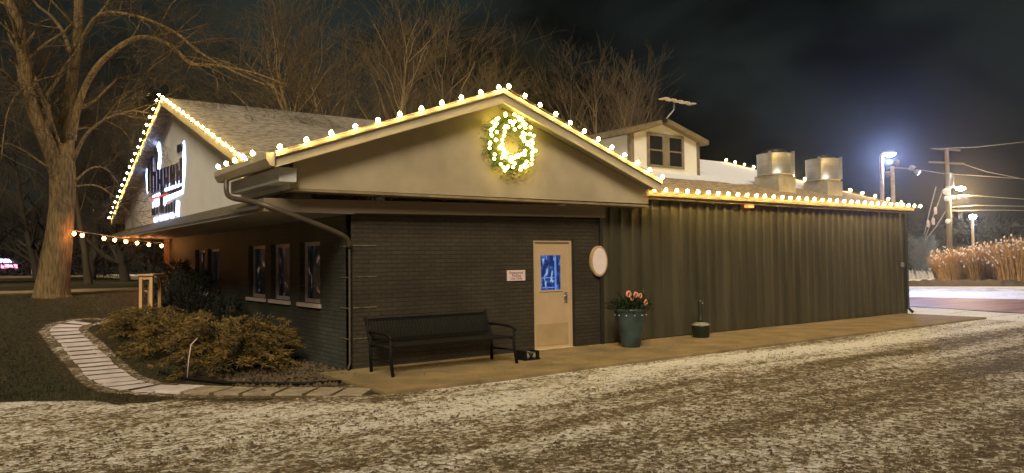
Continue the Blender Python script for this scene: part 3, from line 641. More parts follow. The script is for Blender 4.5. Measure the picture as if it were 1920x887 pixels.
for px, py in ((139, 434), (154, 437), (195, 443), (215, 446), (236, 449), (257, 452), (279, 455), (303, 457)):
    t = (px-133)/(318-133); bulbs.append(atd(px, py, (pa-CAM).dot(fw)*(1-t)+(pb-CAM).dot(fw)*t))
e_ = empty('light_string', bulbs[0], 'sagging amber bulbs strung from the big tree trunk to the back porch', 'light string')
for p in bulbs:
    o = bpy.data.objects.new('bulb', BULBP); C.objects.link(o); o.parent = e_; o.location = p-bulbs[0]; o.rotation_euler = (R(180), 0, 0)
cab = [pa]+[p+Vector((0, 0, .03)) for p in bulbs]+[pb]; MB().tube(cab, .012, 5).build('cable', M['pole_wood'], e_)

# wreath
wc = at(957, 270, 1, -.5); wc.y = -.5
E_ = empty('wreath', wc, 'evergreen wreath covered in small yellow lights on the front gable', 'wreath')
mb = MB()
for i in range(3200):
    t = rnd.random()*6.283; rr = .39+rnd.gauss(0, .1); c = wc+Vector((math.cos(t)*rr, rnd.uniform(-.07, .06), math.sin(t)*rr))
    d = Vector((math.cos(t+rnd.gauss(1.2, .9)), rnd.gauss(-.25, .4), math.sin(t+rnd.gauss(1.2, .9)))).normalized()*rnd.uniform(.05, .12); s = d.orthogonal().normalized()*.008
    mb.add([c-s, c+s, c+d], [(0, 1, 2)])
mb.tube([wc+Vector((math.cos(t*.2618)*.43, .03, math.sin(t*.2618)*.43)) for t in range(25)], .045, 8, cap=False)
for t0 in (2.7, 3.1, 4.0, 3.5):
    for j in range(40):
        q = rnd.random(); c = wc+Vector((math.cos(t0)*(.5+.14*q), rnd.uniform(-.03, .03), math.sin(t0)*(.5+.1*q)+rnd.uniform(-.04, .04))); d = Vector((rnd.gauss(-.3, .5), rnd.gauss(0, .3), rnd.gauss(-.1, .5))).normalized()*.08; s = d.orthogonal().normalized()*.006; mb.add([c-s, c+s, c+d], [(0, 1, 2)])
mb.build('foliage', M['green'], E_)
mini = MB().lathe([(.008, -.024), (.024, -.012), (.027, .006), (.014, .024)], n=8).build('bulb', M['mini']); mme = mini.data; bpy.data.objects.remove(mini)
for i in range(99):
    t = 6.283*i/99+rnd.uniform(-.03, .03); rr = rnd.choice((.25, .32, .38, .44, .49, .52))+rnd.uniform(-.02, .02)
    o = bpy.data.objects.new('bulb', mme); C.objects.link(o); o.parent = E_; o.location = (math.cos(t)*rr, -.085+rnd.uniform(-.02, .02), math.sin(t)*rr)

# ------------------------------------------------------------------ lit sign on the side gable (its lettering is illegible in the photo)
sp0 = at(340, 340, 0, -.80)
E_ = empty('gable_sign', (-.8, 12, 3.2), 'dark channel letters edged in white-blue light on the peaked side gable', 'sign')
def bar(name, m, x0, *pts, w=.1, th=.04):
    P = [at(px, py, 0, x0) for px, py in pts]; mb = MB()
    for a, b in zip(P, P[1:]):
        d = (b-a).normalized(); nn = Vector((0, -d.z, d.y))*w/2; a_ = a-d*.01; b_ = b+d*.01
        mb.prism([a_-nn, b_-nn, b_+nn, a_+nn], (th, 0, 0))
    return mb.build(name, m, E_)
XW, XL = -.762, -.782
glow = [([(294, 264), (298, 278), (300, 296), (296, 318)], .24), ([(343, 268), (345, 300), (344, 322), (341, 356)], .2), ([(276, 296), (274, 330), (276, 362)], .07), ([(286, 371), (299, 366)], .12),
        ([(309, 353), (320, 349), (336, 344)], .15), ([(309, 374), (325, 366), (342, 358)], .13), ([(286, 385), (297, 379)], .16), ([(309, 372), (308, 384)], .22), ([(333, 378), (332, 404)], .30), ([(281, 279), (284, 283)], .32)]
for pts, wd in glow: bar('backlight', M['led'], XW, *pts, w=wd, th=.01)
# large letters: tall narrow dark strokes
xsL = [284, 290, 296, 302, 308, 314, 320, 326, 332, 339]
for i, px in enumerate(xsL):
    t = i/9; yt = 324-22*t-(6 if i == 9 else 0)-(28 if i == 0 else 0)+rnd.uniform(-2, 2); yb = 361-18*t
    bar('letter', M['letter'], XL, (px, yt), (px+rnd.uniform(-.6, .6), yb), w=.26+.04*(i % 2), th=.012)
    if i < 9: bar('backlight', M['led_dim'], XW, (px+3, yt+2), (px+3, yb-2), w=.07, th=.01)
    if i % 2 == 0: bar('letter', M['letter'], XL+.001, (px, (yt+yb)/2+rnd.uniform(-6, 6)), (px+6, (yt+yb)/2-2+rnd.uniform(-6, 6)), w=.12, th=.012)
bar('letter', M['letter'], XL, (279, 282), (277, 325), (278, 358), w=.22, th=.012)
bar('letter', M['letter'], XL, (291, 268), (292, 290), (294, 318), w=.16, th=.012)
for px in (333, 337, 341): bar('letter', M['letter'], XL, (px, 270+(341-px)*.3), (px, 283+(341-px)*.3), w=.16, th=.012)
bar('letter', M['letter'], XL+.002, (332, 277), (341, 275), w=.05, th=.012)
bar('divider', M['letter'], XL, (305, 366), (322, 360), (341, 352), w=.10, th=.012)
bar('divider_glow', M['ledred'], XL-.002, (283, 374), (300, 368), (314, 364), w=.06, th=.012)
bar('letter', M['letter'], XL, (305, 350), (302, 366), (300, 398), w=.26, th=.012)
for px, y0, y1 in ((285, 391, 402), (289, 388, 403), (294, 389, 400), (305, 386, 399), (311, 383, 399), (316, 384, 397), (321, 380, 396), (327, 376, 398)):
    bar('letter', M['letter'], XL, (px, y0), (px, y1), w=.2, th=.012)
for px, py in ((292, 412), (302, 409), (311, 407), (322, 404)):
    c = at(px, py, 0, XL); MB().lathe([(.02, -.03), (.075, 0), (.075, .03), (.02, .05)], c, 12, axis=(-1, 0, 0)).build('backlight', M['led'], E_)

# ------------------------------------------------------------------ bench by the wall
bx0, bx1, yb, yf = .12, 2.42, -.45, -1.15
E_ = empty('bench', ((bx0+bx1)/2, -.8, .035), 'long black metal bench against the brick front wall', 'bench')
z0 = .035
mb = MB()
for i in range(6): yy = yf+.04+i*.085; mb.box((bx0, yy, z0+.42), (bx1, yy+.06, z0+.445))
mb.build('seat', M['black'], E_, .005)
mb = MB(); n_ = 40
mb.box((bx0, yb-.02+.17, z0+.78), (bx1, yb+.02+.17, z0+.82)); mb.box((bx0, yb-.02+.03, z0+.47), (bx1, yb+.02+.03, z0+.51))
for i in range(n_+1):
    x = bx0+.02+(bx1-bx0-.04)*i/n_; mb.prism([(x-.022, yb+.025, z0+.5), (x+.022, yb+.025, z0+.5), (x+.022, yb+.165, z0+.79), (x-.022, yb+.165, z0+.79)], (0, .008, 0))
mb.build('backrest', M['black'], E_)
for x in (bx0, bx1):
    mb = MB(); mb.tube([(x, yb-.02, z0), (x, yb, z0+.45), (x, yb+.18, z0+.84)], .028, 8); mb.build('leg', M['black'], E_)
    mb = MB(); mb.tube([(x, yf-.06, z0), (x, yf+.02, z0+.3), (x, yf, z0+.57)], .026, 8); mb.build('leg', M['black'], E_)
    mb = MB(); mb.tube([(x, yb+.09, z0+.62), (x, yb-.2, z0+.625), (x, yf+.1, z0+.61), (x, yf-.03, z0+.56)], .024, 8); mb.tube([(x, yb, z0+.2), (x, yf, z0+.22)], .018, 8); mb.build('armrest', M['black'], E_)
    mb = MB(); mb.tube([(x, yb, z0+.42), (x, yf, z0+.42)], .022, 8); mb.build('seat_rail', M['black'], E_)
# boot brush by the wall
p = ung(991, 678); p.z = .035
E_ = empty('boot_brush', p, 'low black boot brush with snowy bristles on the pavement left of the door', 'boot brush')
mb = MB(); mb.box((p.x-.17, p.y-.12, .035), (p.x+.17, p.y+.12, .06)); mb.box((p.x-.17, p.y-.12, .06), (p.x-.12, p.y+.12, .2)); mb.box((p.x+.10, p.y-.12, .06), (p.x+.15, p.y+.12, .19)); mb.box((p.x-.03, p.y-.1, .06), (p.x+.03, p.y+.12, .16)); mb.build('base', M['black'], E_, .006)
mb = MB()
for _ in range(240):
    x = p.x+rnd.uniform(-.11, .09); y = p.y+rnd.uniform(-.1, .1); mb.tube([(x, y, .06), (x+rnd.uniform(-.02, .02), y+rnd.uniform(-.02, .02), rnd.uniform(.1, .17))], .003, 3)
mb.build('bristles', mat('pale_bristle', (.25, .2, .15), .9, var=.5), E_)
# planter
p = Vector((5.52, -.78, .035))
E_ = empty('planter', p, 'tall teal glazed pot with greenery and pink bows beside the metal wall', 'planter')
mb = MB(); mb.lathe([(.17, 0), (.185, .02), (.215, .2), (.275, .5), (.31, .66), (.325, .70), (.345, .72), (.345, .75), (.31, .75), (.28, .68), (.02, .67)], p, 28); mb.build('pot', M['pot'], E_)
mb = MB()
for i in range(12):
    t = 2*math.pi*i/12; mb.lathe([(.004, -.012), (.017, 0), (.004, .012)], p+Vector((math.cos(t)*.31, math.sin(t)*.31, .63)), 6)
mb.build('studs', mat('pale_stud', (.6, .65, .62), .3), E_)
mb = MB()
for i in range(1500):
    c = p+Vector((rnd.gauss(0, .14), rnd.gauss(0, .14), .72+abs(rnd.gauss(0, .11)))); d = Vector((c.x-p.x+rnd.gauss(0, .15), c.y-p.y+rnd.gauss(0, .15), rnd.uniform(-.1, .3))).normalized()*rnd.uniform(.06, .13); s = d.cross(Vector((rnd.random(), rnd.random(), 1))).normalized()*.014
    mb.add([c, c+d*.5-s, c+d, c+d*.5+s], [(0, 1, 2, 3)])
mb.build('foliage', M['green'], E_)
for dx, dz, s in ((-.20, 1.04, 1.1), (-.04, 1.02, 1), (.09, 1.0, .9), (.21, .86, 1), (.27, .72, .9), (-.1, .95, .7)):
    mb = MB(); c = p+Vector((dx, -.2+rnd.uniform(-.04, .08), dz))
    for j in range(3):
        a0 = rnd.uniform(0, 6); pts = [c+Vector((math.cos(a0+q*1.0)*.045*s, rnd.uniform(-.01, .01), math.sin(a0+q*1.0)*.05*s)) for q in range(5)]; mb.tube(pts, [.014*s, .02*s, .022*s, .02*s, .01*s], 6)
    mb.build('bow', M['pink'], E_)
# smokers' bin
p = Vector((7.93, -.5, .035))
E_ = empty('ash_bin', p, 'black bucket ash bin with snowy lid and tall neck by the metal wall', 'ash bin')
mb = MB(); mb.lathe([(.165, 0), (.18, .02), (.195, .24), (.205, .26)], p, 24); mb.build('bucket', mat('dark_green_bucket', (.012, .02, .012), .4), E_)
mb = MB(); mb.lathe([(.205, .262), (.205, .275), (.14, .315), (.05, .33)], p, 24); mb.build('lid', mat('snowy_lid', (.2, .19, .14), .7, var=.5), E_)
mb = MB(); mb.lathe([(.075, .34), (.06, .4), (.052, .6), (.05, .72), (.062, .76), (.062, .80), (.03, .815)], p, 16); mb.build('neck', mat('dark_green_plastic', (.02, .03, .02), .4), E_)
mb = MB(); mb.lathe([(.018, 0), (.018, .01)], p+Vector((0, -.062, .74)), 8, axis=(0, -1, 0)); mb.build('opening', M['galv'], E_)

# ------------------------------------------------------------------ plants
def needles(mb, c, d, ln, wd, n, spread):
    for _ in range(n):
        q = rnd.random(); b = c+d*ln*q; v = (d+Vector((rnd.gauss(0, spread), rnd.gauss(0, spread), rnd.gauss(0, spread)))).normalized()*rnd.uniform(.03, .075); s = v.cross(Vector((rnd.gauss(0, 1), rnd.gauss(0, 1), rnd.gauss(0, 1)))).normalized()*wd
        mb.add([b-s, b+v*.6-s*.6, b+v, b+v*.6+s*.6, b+s], [(0, 1, 2, 3, 4)])
def juniper(c, rx, ry, h, n, label, seed):
    rnd.seed(seed)
    E_ = empty('juniper_shrub', c, label, 'shrub', 'spreading junipers beside the slab path'); mb = MB(); st = MB(); c = Vector(c)
    for i in range(n):
        a = rnd.random()*6.283; lay = rnd.random(); el = rnd.uniform(.08, .95)*(1-.35*lay); ln = rnd.uniform(.65, 1.08)
        d = Vector((math.cos(a)*rx, math.sin(a)*ry, 0))*ln; hh = h*(.35+.65*lay)*(1.05-.45*ln*(1-lay)); pts = []
        for k in range(9):
            t = k/8; zc = hh*(math.sin(min(1, t*1.15)*math.pi*.5)**.7)-.16*h*t*t; q = c+d*t*(1-.3*lay)+Vector((rnd.gauss(0, .015), rnd.gauss(0, .015), zc)); q.z = max(q.z, terrain(q.x, q.y)+.05); pts.append(q)
        st.tube(pts, [.012-.001*k for k in range(9)], 3)
        for k in range(3, 9):
            dr = (pts[k]-pts[k-1]).normalized(); sd_ = dr.cross(Vector((0, 0, 1))).normalized()
            for s in (-1, 1):
                for m_ in range(2):
                    dd = (dr*.8+sd_*s*rnd.uniform(.5, 1.1)+Vector((0, 0, rnd.uniform(-.25, .28)))).normalized(); needles(mb, pts[k]+dr*rnd.uniform(-.05, .05), dd, rnd.uniform(.1, .26)*(1.2-.08*k), .0065, 9, .42)
            needles(mb, pts[k-1], dr, (pts[k]-pts[k-1]).length, .0065, 8, .4)
    mb.build('foliage', M['juniper'], E_); st.build('stems', M['bark_dim'], E_); return E_
juniper((-1.45, 1.7, terrain(-1.45, 1.7)), 1.2, 1.5, .88, 125, 'widest juniper with golden tips in front of the near windows', 11)
juniper((-1.85, 3.7, terrain(-1.85, 3.7)), .95, 1.3, .78, 95, 'middle juniper between the slab path and the dark yew', 12)
juniper((-1.95, 6.0, terrain(-1.95, 6.0)), .95, 1.5, .62, 80, 'farthest juniper where the slab path bends to the porch', 13)
juniper((-.55, 2.2, terrain(-.55, 2.2)), .5, .8, .62, 45, 'small dark juniper tucked against the side wall under the windows', 14)
rnd.seed(21)
def yew(c, r, h, n, label):
    E_ = empty('yew_shrub', c, label, 'shrub', 'dark upright shrubs by the side wall'); mb = MB(); c = Vector(c); st = MB()
    for i in range(n):
        t = rnd.random(); a = rnd.random()*6.283; rr = r*(.35+.65*rnd.random()**.5)*(1-.55*t*t)*(1+.25*noise.noise(Vector((a*2, t*5, 1)))); b = c+Vector((math.cos(a)*rr, math.sin(a)*rr, h*t)); d = Vector((math.cos(a)*.6, math.sin(a)*.6, rnd.uniform(.2, 1.2))).normalized()
        needles(mb, b, d, .16, .012, 7, .4)
    for i in range(9):
        a = rnd.random()*6.28; st.tube([c, c+Vector((math.cos(a)*r*.3, math.sin(a)*r*.3, h*.5)), c+Vector((math.cos(a)*r*.5, math.sin(a)*r*.5, h*.9))], [.03, .02, .006], 5)
    mb.build('foliage', M['yew'], E_); st.build('stems', M['bark_dim'], E_)
yew((-.65, 7.6, terrain(-.65, 7.6)), .62, 1.05, 1000, 'tall dark yew hiding part of the side wall windows')
yew((-.7, 9.3, terrain(-.7, 9.3)), .6, 1.1, 800, 'dark yew behind the tallest one, near the wooden stand')
yew((-.5, 5.2, terrain(-.5, 5.2)), .35, .75, 380, 'narrow dark shrub between the near and far side windows')
tag(MB().tube([ung(351, 713), ung(351, 713)+Vector((.02, 0, .3)), ung(351, 713)+Vector((.06, .02, .53)), ung(351, 713)+Vector((.16, .05, .62))], .008, 6).build('garden_stake', M['frame_white']), 'thin pale bent garden stake in front of the widest juniper', 'stake')
mb = MB(); hp = [ung(x, y)+Vector((0, 0, .02)) for x, y in ((300, 700), (350, 713), (420, 720), (500, 722), (570, 722), (640, 718))]; tag(mb.tube(hp, .022, 7).build('bed_edging', M['black']), 'black hose-like edging along the front of the shrub bed', 'edging')
# lawn blades
def lawn_blades():
    mb = MB()
    for _ in range(26000):
        d = 8.5+16*rnd.random()**1.5; px = rnd.uniform(-20, 330); r_ = ray(px, 443); r_ = Vector((r_.x, r_.y)).normalized()*d; x, y = CAM.x+r_.x, CAM.y+r_.y
        p = Vector((x, y))
        if y < edge_y(x)+rnd.uniform(-.1, .5) or x > -1.6 and y < 14 or seg_dist(p, PATH2) < .5+rnd.random()*.25: continue
        z = terrain(x, y)-.005; a = rnd.random()*6.28; h = rnd.uniform(.02, .06); s = Vector((math.cos(a), math.sin(a), 0))*.006; b = Vector((x, y, z)); tip = b+Vector((rnd.uniform(-.03, .03), rnd.uniform(-.03, .03), h)); mb.add([b-s, b+s, tip], [(0, 1, 2)])
    return mb
tag(lawn_blades().build('grass', M['grass']), 'short dark frosty grass left of the slab path', 'grass', kind='stuff')

# ------------------------------------------------------------------ trees
def branch(mb, tw, p, d, ln, r, lev, maxlev, spread=.5, upw=.12, wob=.13, kids=(3, 5), sides=(7, 5, 4, 3, 3, 3), minr=.004, droop=0):
    n = max(3, int(ln/.35)+2) if lev < 3 else 4; pts = [Vector(p)]; rr = [r]; d = Vector(d).normalized(); dirs = [d.copy()]
    for i in range(n):
        d = (d+Vector((rnd.gauss(0, wob), rnd.gauss(0, wob), rnd.gauss(0, wob)+upw*.3-droop*(i/n)))).normalized(); pts.append(pts[-1]+d*ln/n); rr.append(max(minr, r*(1-.72*(i+1)/n))); dirs.append(d.copy())
    (mb if lev < 2 else tw).tube(pts, rr, sides[min(lev, 5)], cap=False)
    if lev >= maxlev: return
    nk = rnd.randint(*kids)+(1 if lev else 0)
    for k in range(nk):
        i = rnd.randint(max(1, int(n*.25)), n); a = dirs[i].orthogonal().normalized(); a.rotate(Matrix.Rotation(rnd.random()*6.28, 3, dirs[i])); nd_ = (dirs[i]+a*rnd.uniform(spread*.6, spread*1.5)+Vector((0, 0, upw))).normalized()
        branch(mb, tw, pts[i], nd_, ln*rnd.uniform(.5, .78), max(minr, rr[i]*rnd.uniform(.45, .7)), lev+1, maxlev, spread, upw, wob, kids, sides, minr, droop)
# the big tree on the left, limbs laid out by hand
rnd.seed(5)
E_ = empty('shade_tree', TREE_B, 'thick barked bare tree left of the building with amber bulbs tied to its trunk', 'tree')
tr = MB(); tw = MB()
def limb(pts, w0, w1, dd=0, kids=8, kl=1.6, lev=1, droop=.05):
    P = []; n = len(pts)
    for i, (px, py) in enumerate(pts): P.append(atd(px, py, dep_t+dd*i/(n-1)))
    # resample smoothly
    S = []
    for i in range(n-1):
        p0, p1, p2, p3 = P[max(0, i-1)], P[i], P[i+1], P[min(n-1, i+2)]
        for k in range(5):
            t = k/5; S.append(.5*((2*p1)+(p2-p0)*t+(2*p0-5*p1+4*p2-p3)*t*t+(3*p1-p0-3*p2+p3)*t**3))
    S.append(P[-1]); m = len(S); rr = [.8*(w0+(w1-w0)*(i/(m-1)))*dep_t/F/2*(1+.07*noise.noise(S[i]*2)) for i in range(m)]
    tr.tube(S, rr, 12 if w0 > 15 else 7, cap=True)
    for _ in range(kids):
        i = rnd.randint(int(m*.3), m-1); d = (S[i]-S[i-1]).normalized(); a = d.orthogonal().normalized(); a.rotate(Matrix.Rotation(rnd.random()*6.28, 3, d))
        branch(tr, tw, S[i], d*.6+a*.8+Vector((0, 0, .1)), kl*rnd.uniform(.6, 1.2), max(.008, rr[i]*.4), lev, 4, .6, .02, .16, (2, 3), droop=droop)
# flared trunk
tp = [(97, 562), (97, 552), (99, 530), (104, 500), (110, 450), (116, 390), (118, 340), (118, 300), (117, 270)]
P = [atd(x, y, dep_t) for x, y in tp]; W_ = [66, 60, 56, 51, 46, 43, 43, 38, 20]
S = []; WW = []
for i in range(len(P)-1):
    for k in range(4): S.append(P[i].lerp(P[i+1], k/4)); WW.append(W_[i]+(W_[i+1]-W_[i])*k/4)
S.append(P[-1]); WW.append(W_[-1])
mt = MB(); mt.tube(S, [q*dep_t/F/2 for q in WW], 40)
for i, v in enumerate(mt.v):   # ridged bark and root flare
    ringi, j = divmod(i, 40); c = S[ringi]; a = j*6.283/40; q = Vector(v)-c; fl = max(0, 1-ringi/7)
    mt.v[i] = tuple(c+q*(1+.05*noise.noise(Vector((a*5, c.z*1.3, 0)))+.03*math.sin(a*13+c.z*2)+fl*.10*math.sin(a*5+1)))
tr.add(mt.v, mt.f, 0, True)
limb([(112, 345), (104, 315), (88, 266), (62, 205), (46, 120), (38, 60), (14, 0), (-20, -60)], 36, 20, -1.5, 16, 1.8)
limb([(122, 345), (124, 310), (127, 262), (128, 200), (138, 130), (146, 60), (150, -30), (160, -90)], 34, 18, 1, 16, 1.8)
limb([(136, 262), (146, 200), (172, 140), (210, 98), (262, 70), (318, 84), (356, 118), (400, 122), (470, 135), (540, 160)], 17, 3, -1.5, 20, 1.5)
limb([(140, 130), (156, 70), (182, 32), (215, 24), (268, 34), (330, 62), (370, 95), (430, 130), (500, 160)], 11, 3, -2, 18, 1.3)
limb([(132, 100), (118, 60), (95, 30), (70, 10), (50, -20)], 11, 5, 1.5, 10, 1.4)
limb([(150, 80), (176, 40), (200, 8), (220, -30)], 9, 4, .8, 8, 1.3)
limb([(138, 300), (160, 255), (196, 225), (246, 208), (292, 216)], 9, 2, -1, 12, 1.1)
limb([(140, 340), (172, 315), (200, 318), (222, 345)], 6, 2, .6, 5, .7)
limb([(140, 350), (180, 348), (215, 370), (240, 400)], 5, 1.5, .6, 8, .9)
limb([(108, 270), (92, 220), (72, 165), (66, 150)], 12, 6, -1.2, 6, 1.2)
limb([(122, 290), (104, 250), (88, 200), (60, 160), (30, 180), (12, 220), (2, 300)], 8, 2, -1.5, 14, 1.1, droop=.3)
limb([(60, 190), (30, 160), (8, 135), (-20, 120)], 8, 4, -1, 8, 1.2, droop=.25)
limb([(100, 320), (70, 300), (40, 280), (10, 270), (-20, 290)], 6, 2, 1, 12, 1.2, droop=.3)
tr.build('trunk', M['bark'], E_); tw.build('crown', M['twig_mid'], E_)

# second, thinner tree on the lawn
def simple_tree(name, label, base, h, r, maxlev, mb_m, tw_m, stems=1, spread=.5, group=None, kids=(4, 6), lean=.1, upw=.2, first=.35, wob=.08):
    E_ = empty(name, base, label, 'tree', group); tr = MB(); tw = MB(); base = Vector(base)
    for s in range(stems):
        a = rnd.random()*6.28+s*6.28/stems; d = Vector((math.cos(a)*lean, math.sin(a)*lean, 1)).normalized(); n = 10; pts = [base.copy()]; dr = [d]
        for i in range(n): d = (d+Vector((rnd.gauss(0, wob*.5), rnd.gauss(0, wob*.5), .06))).normalized(); pts.append(pts[-1]+d*h*.8/n); dr.append(d)
        rr = [r*(1-.8*i/n)*(1.25 if i == 0 else 1) for i in range(n+1)]; tr.tube(pts, rr, 8, cap=False)
        for i in range(int(n*first), n+1):
            for _ in range(3 if maxlev > 3 else 2):
                a_ = dr[i].orthogonal().normalized(); a_.rotate(Matrix.Rotation(rnd.random()*6.28, 3, dr[i]))
                branch(tr, tw, pts[i], dr[i]*.8+a_*rnd.uniform(.5, 1)*spread*1.5+Vector((0, 0, upw)), h*.33*rnd.uniform(.6, 1.1)*(1.1-.5*i/n), rr[i]*.5, 1, maxlev, spread, upw*.4, .12, kids)
    tr.build('trunk', mb_m, E_); tw.build('crown', tw_m, E_); return E_
rnd.seed(9)
b2 = ung(166, 533)
d2 = (b2-CAM).dot(fw)
simple_tree('shade_tree', 'thinner bare tree on the lawn right behind the big tree', b2, 9, 13*d2/F/2, 4, M['twig_mid'], M['twig_dim'], kids=(3, 5), first=.45)
# trees behind the roof
GT = 'bare trees behind the roof'
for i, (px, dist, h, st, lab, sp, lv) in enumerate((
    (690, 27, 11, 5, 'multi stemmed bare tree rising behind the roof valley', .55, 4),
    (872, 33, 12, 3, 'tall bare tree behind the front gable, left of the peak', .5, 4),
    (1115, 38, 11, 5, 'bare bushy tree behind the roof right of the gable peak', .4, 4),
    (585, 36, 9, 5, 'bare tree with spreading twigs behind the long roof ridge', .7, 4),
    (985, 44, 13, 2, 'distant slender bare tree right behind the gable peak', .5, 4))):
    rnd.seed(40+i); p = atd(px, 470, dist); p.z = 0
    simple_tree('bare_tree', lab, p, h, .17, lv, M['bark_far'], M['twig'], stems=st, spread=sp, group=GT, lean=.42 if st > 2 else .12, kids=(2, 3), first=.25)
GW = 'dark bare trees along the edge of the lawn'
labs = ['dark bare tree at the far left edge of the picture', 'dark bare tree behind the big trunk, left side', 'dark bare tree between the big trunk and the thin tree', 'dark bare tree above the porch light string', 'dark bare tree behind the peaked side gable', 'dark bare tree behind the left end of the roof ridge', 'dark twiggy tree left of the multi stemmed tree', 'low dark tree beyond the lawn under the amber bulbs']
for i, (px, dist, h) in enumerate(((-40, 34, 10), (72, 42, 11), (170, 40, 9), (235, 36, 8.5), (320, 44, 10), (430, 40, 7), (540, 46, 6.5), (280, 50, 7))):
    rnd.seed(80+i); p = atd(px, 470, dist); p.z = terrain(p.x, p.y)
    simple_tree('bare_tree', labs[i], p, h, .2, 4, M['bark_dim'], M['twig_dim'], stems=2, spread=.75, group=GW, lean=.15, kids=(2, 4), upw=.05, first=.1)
# far wood edge
rnd.seed(3); mb = MB()
for i in range(2600):
    px = rnd.uniform(-60, 460); d = rnd.uniform(62, 74); p = atd(px, 480, d); p.z = 1; h = rnd.uniform(2, 7)
    q = p+Vector((rnd.gauss(0, .6), rnd.gauss(0, .6), h)); mb.tube([p, p.lerp(q, .5)+Vector((rnd.gauss(0, .3), rnd.gauss(0, .3), 0)), q], [.07, .05, .015], 3, cap=False)
for i in range(9000):
    px = rnd.uniform(-60, 460); d = rnd.uniform(60, 74); p = atd(px, 480, d); p.z = 1+rnd.random()**1.6*5; v = Vector((rnd.gauss(0, .5), rnd.gauss(0, .5), rnd.gauss(0.2, .4))); s = v.orthogonal().normalized()*.05; mb.add([p-s, p+s, p+v], [(0, 1, 2)])
tag(mb.build('woodland', mat('far_wood', (.012, .010, .007), .9, var=.4, vscale=.3)), 'dark mass of undergrowth and bare saplings beyond the lawn', 'woodland', kind='stuff')

# ------------------------------------------------------------------ back left: wooden stand, marker post, car
p0 = atd(271, 560, 16.5); gz = terrain(p0.x, p0.y)
def stand():
    d = 16.5; a = atd(262, 556, d); b = atd(283, 556, d); zt = atd(270, 514, d).z; zb = terrain(a.x, a.y); ax = (b-a); ax.z = 0; L_ = ax.length; ax.normalize(); pr = Vector((-ax.y, ax.x, 0))
    E_ = empty('wooden_stand', (a.x, a.y, zb), 'pale wooden stand lit orange between the junipers and the lawn', 'stand')
    def bx(n, o, u0, u1, v0, v1, z0, z1, mm=M['wood']):
        q = [a+ax*u+pr*v for u, v in ((u0, v0), (u1, v0), (u1, v1), (u0, v1))]; mb = MB(); mb.prism([(k.x, k.y, z0) for k in q], (0, 0, z1-z0)); return mb.build(n, mm, E_, .004)
    bx('leg', 0, -.02, .05, 0, .07, zb, zt-.04); bx('leg', 0, L_-.04, L_+.03, 0, .07, zb, zt-.04); bx('leg', 0, -.02, .05, .4, .47, zb, zt-.04); bx('leg', 0, L_-.04, L_+.03, .4, .47, zb, zt-.04)
    bx('top', 0, -.05, L_+.06, -.03, .5, zt-.04, zt); bx('rail', 0, .05, L_-.04, .01, .05, zt-.12, zt-.045); bx('shelf', 0, .05, L_-.04, .0, .45, zb+.12, zb+.15)
    c = a+ax*(L_*.55)+pr*.2
    for k, (u, s, lab) in enumerate(((.45, .055, 'small white jar on the lower shelf of the wooden stand, left one'), (.75, .07, 'small white jar on the lower shelf of the wooden stand, right one'))):
        cc = a+ax*(L_*u)+pr*.15; mb = MB(); mb.lathe([(s*.7, 0), (s, .03), (s, .12), (s*.5, .17), (s*.5, .2)], (cc.x, cc.y, zb+.152), 14); tag(mb.build('jar', M['snow']), lab, 'jar', 'white jars on the stand')
stand()
p = ung(63, 517); sgn = MB().tube([p, p+Vector((0, 0, .75))], .16, 8); tag(sgn.build('marker_post', M['frame_white']), 'short pale marker post on the lawn edge left of the big trunk', 'post')
def car():
    d = 62; c = atd(0, 512, d); c.z = 1.08; rx = Vector((rt.x, rt.y, 0)).normalized(); ry = Vector((-rx.y, rx.x, 0))
    E_ = empty('parked_car', c, 'car with bright blue-white window glow and red tail light at the far left edge', 'car')
    def W(u, v, z): return c+rx*u+ry*v+Vector((0, 0, z))
    prof = [(-2.2, .25), (1.35, .25), (1.45, .5), (1.4, .85), (1.25, .95), (.75, 1.35), (-.6, 1.42), (-1.4, .98), (-2.1, .85), (-2.2, .5)]
    mb = MB(); mb.prism([W(u, 0, z) for u, z in prof], ry*1.7); mb.build('body', mat('car_paint', (.05, .04, .07), .25), E_, .05)
    mb = MB(); mb.prism([W(-.9, -.01, 1.0), W(1.05, -.01, 1.0), W(.7, -.01, 1.3), W(-.55, -.01, 1.35)], ry*-.01); mb.build('window', mat('lit_car_window', (.5, .5, 1), .2, emit=(.45, .4, 1), es=7), E_)
    mb = MB(); mb.prism([W(.1, -.03, .55), W(1.44, -.03, .55), W(1.42, -.03, .86), W(.1, -.03, .86)], ry*.02); mb.build('tail_light', mat('tail_light_lens', (1, .2, .3), .2, emit=(1, .16, .32), es=8), E_)
    for u in (-1.4, .85):
        mb = MB(); mb.lathe([(.1, 0), (.32, 0), (.33, .05), (.33, .18), (.3, .2)], W(u, .16, .33), 18, axis=tuple(-ry)); mb.build('wheel', M['black'], E_)
car()

# ------------------------------------------------------------------ right side: lamps, pole, wires, reeds
def point(name, p, col, e, r=.12, parent=None, spot=None):
    l = bpy.data.lights.new(name, 'SPOT' if spot else 'POINT'); l.energy = e; l.color = col; l.shadow_soft_size = r
    if spot: l.spot_size = spot; l.spot_blend = .6
    o = bpy.data.objects.new(name, l); C.objects.link(o); o.location = p
    if parent: o.parent = parent; o.matrix_parent_inverse = Matrix.Translation(parent.location).inverted()
    return o
LC = (.42, .53, 1)
a = atd(1652, 290, 35); hd = atd(1668, 287, 35)
E_ = empty('street_lamp', (a.x, a.y, 0), 'tall lit street lamp with a glaring white head behind the roof end', 'street lamp')
MB().tube([(a.x, a.y, 0), (a.x, a.y, a.z-.2), (a.x+.03, a.y, a.z), a.lerp(hd, .4)+Vector((0, 0, .06)), hd], [.10, .08, .07, .06, .05], 10).build('pole', M['pole'], E_)
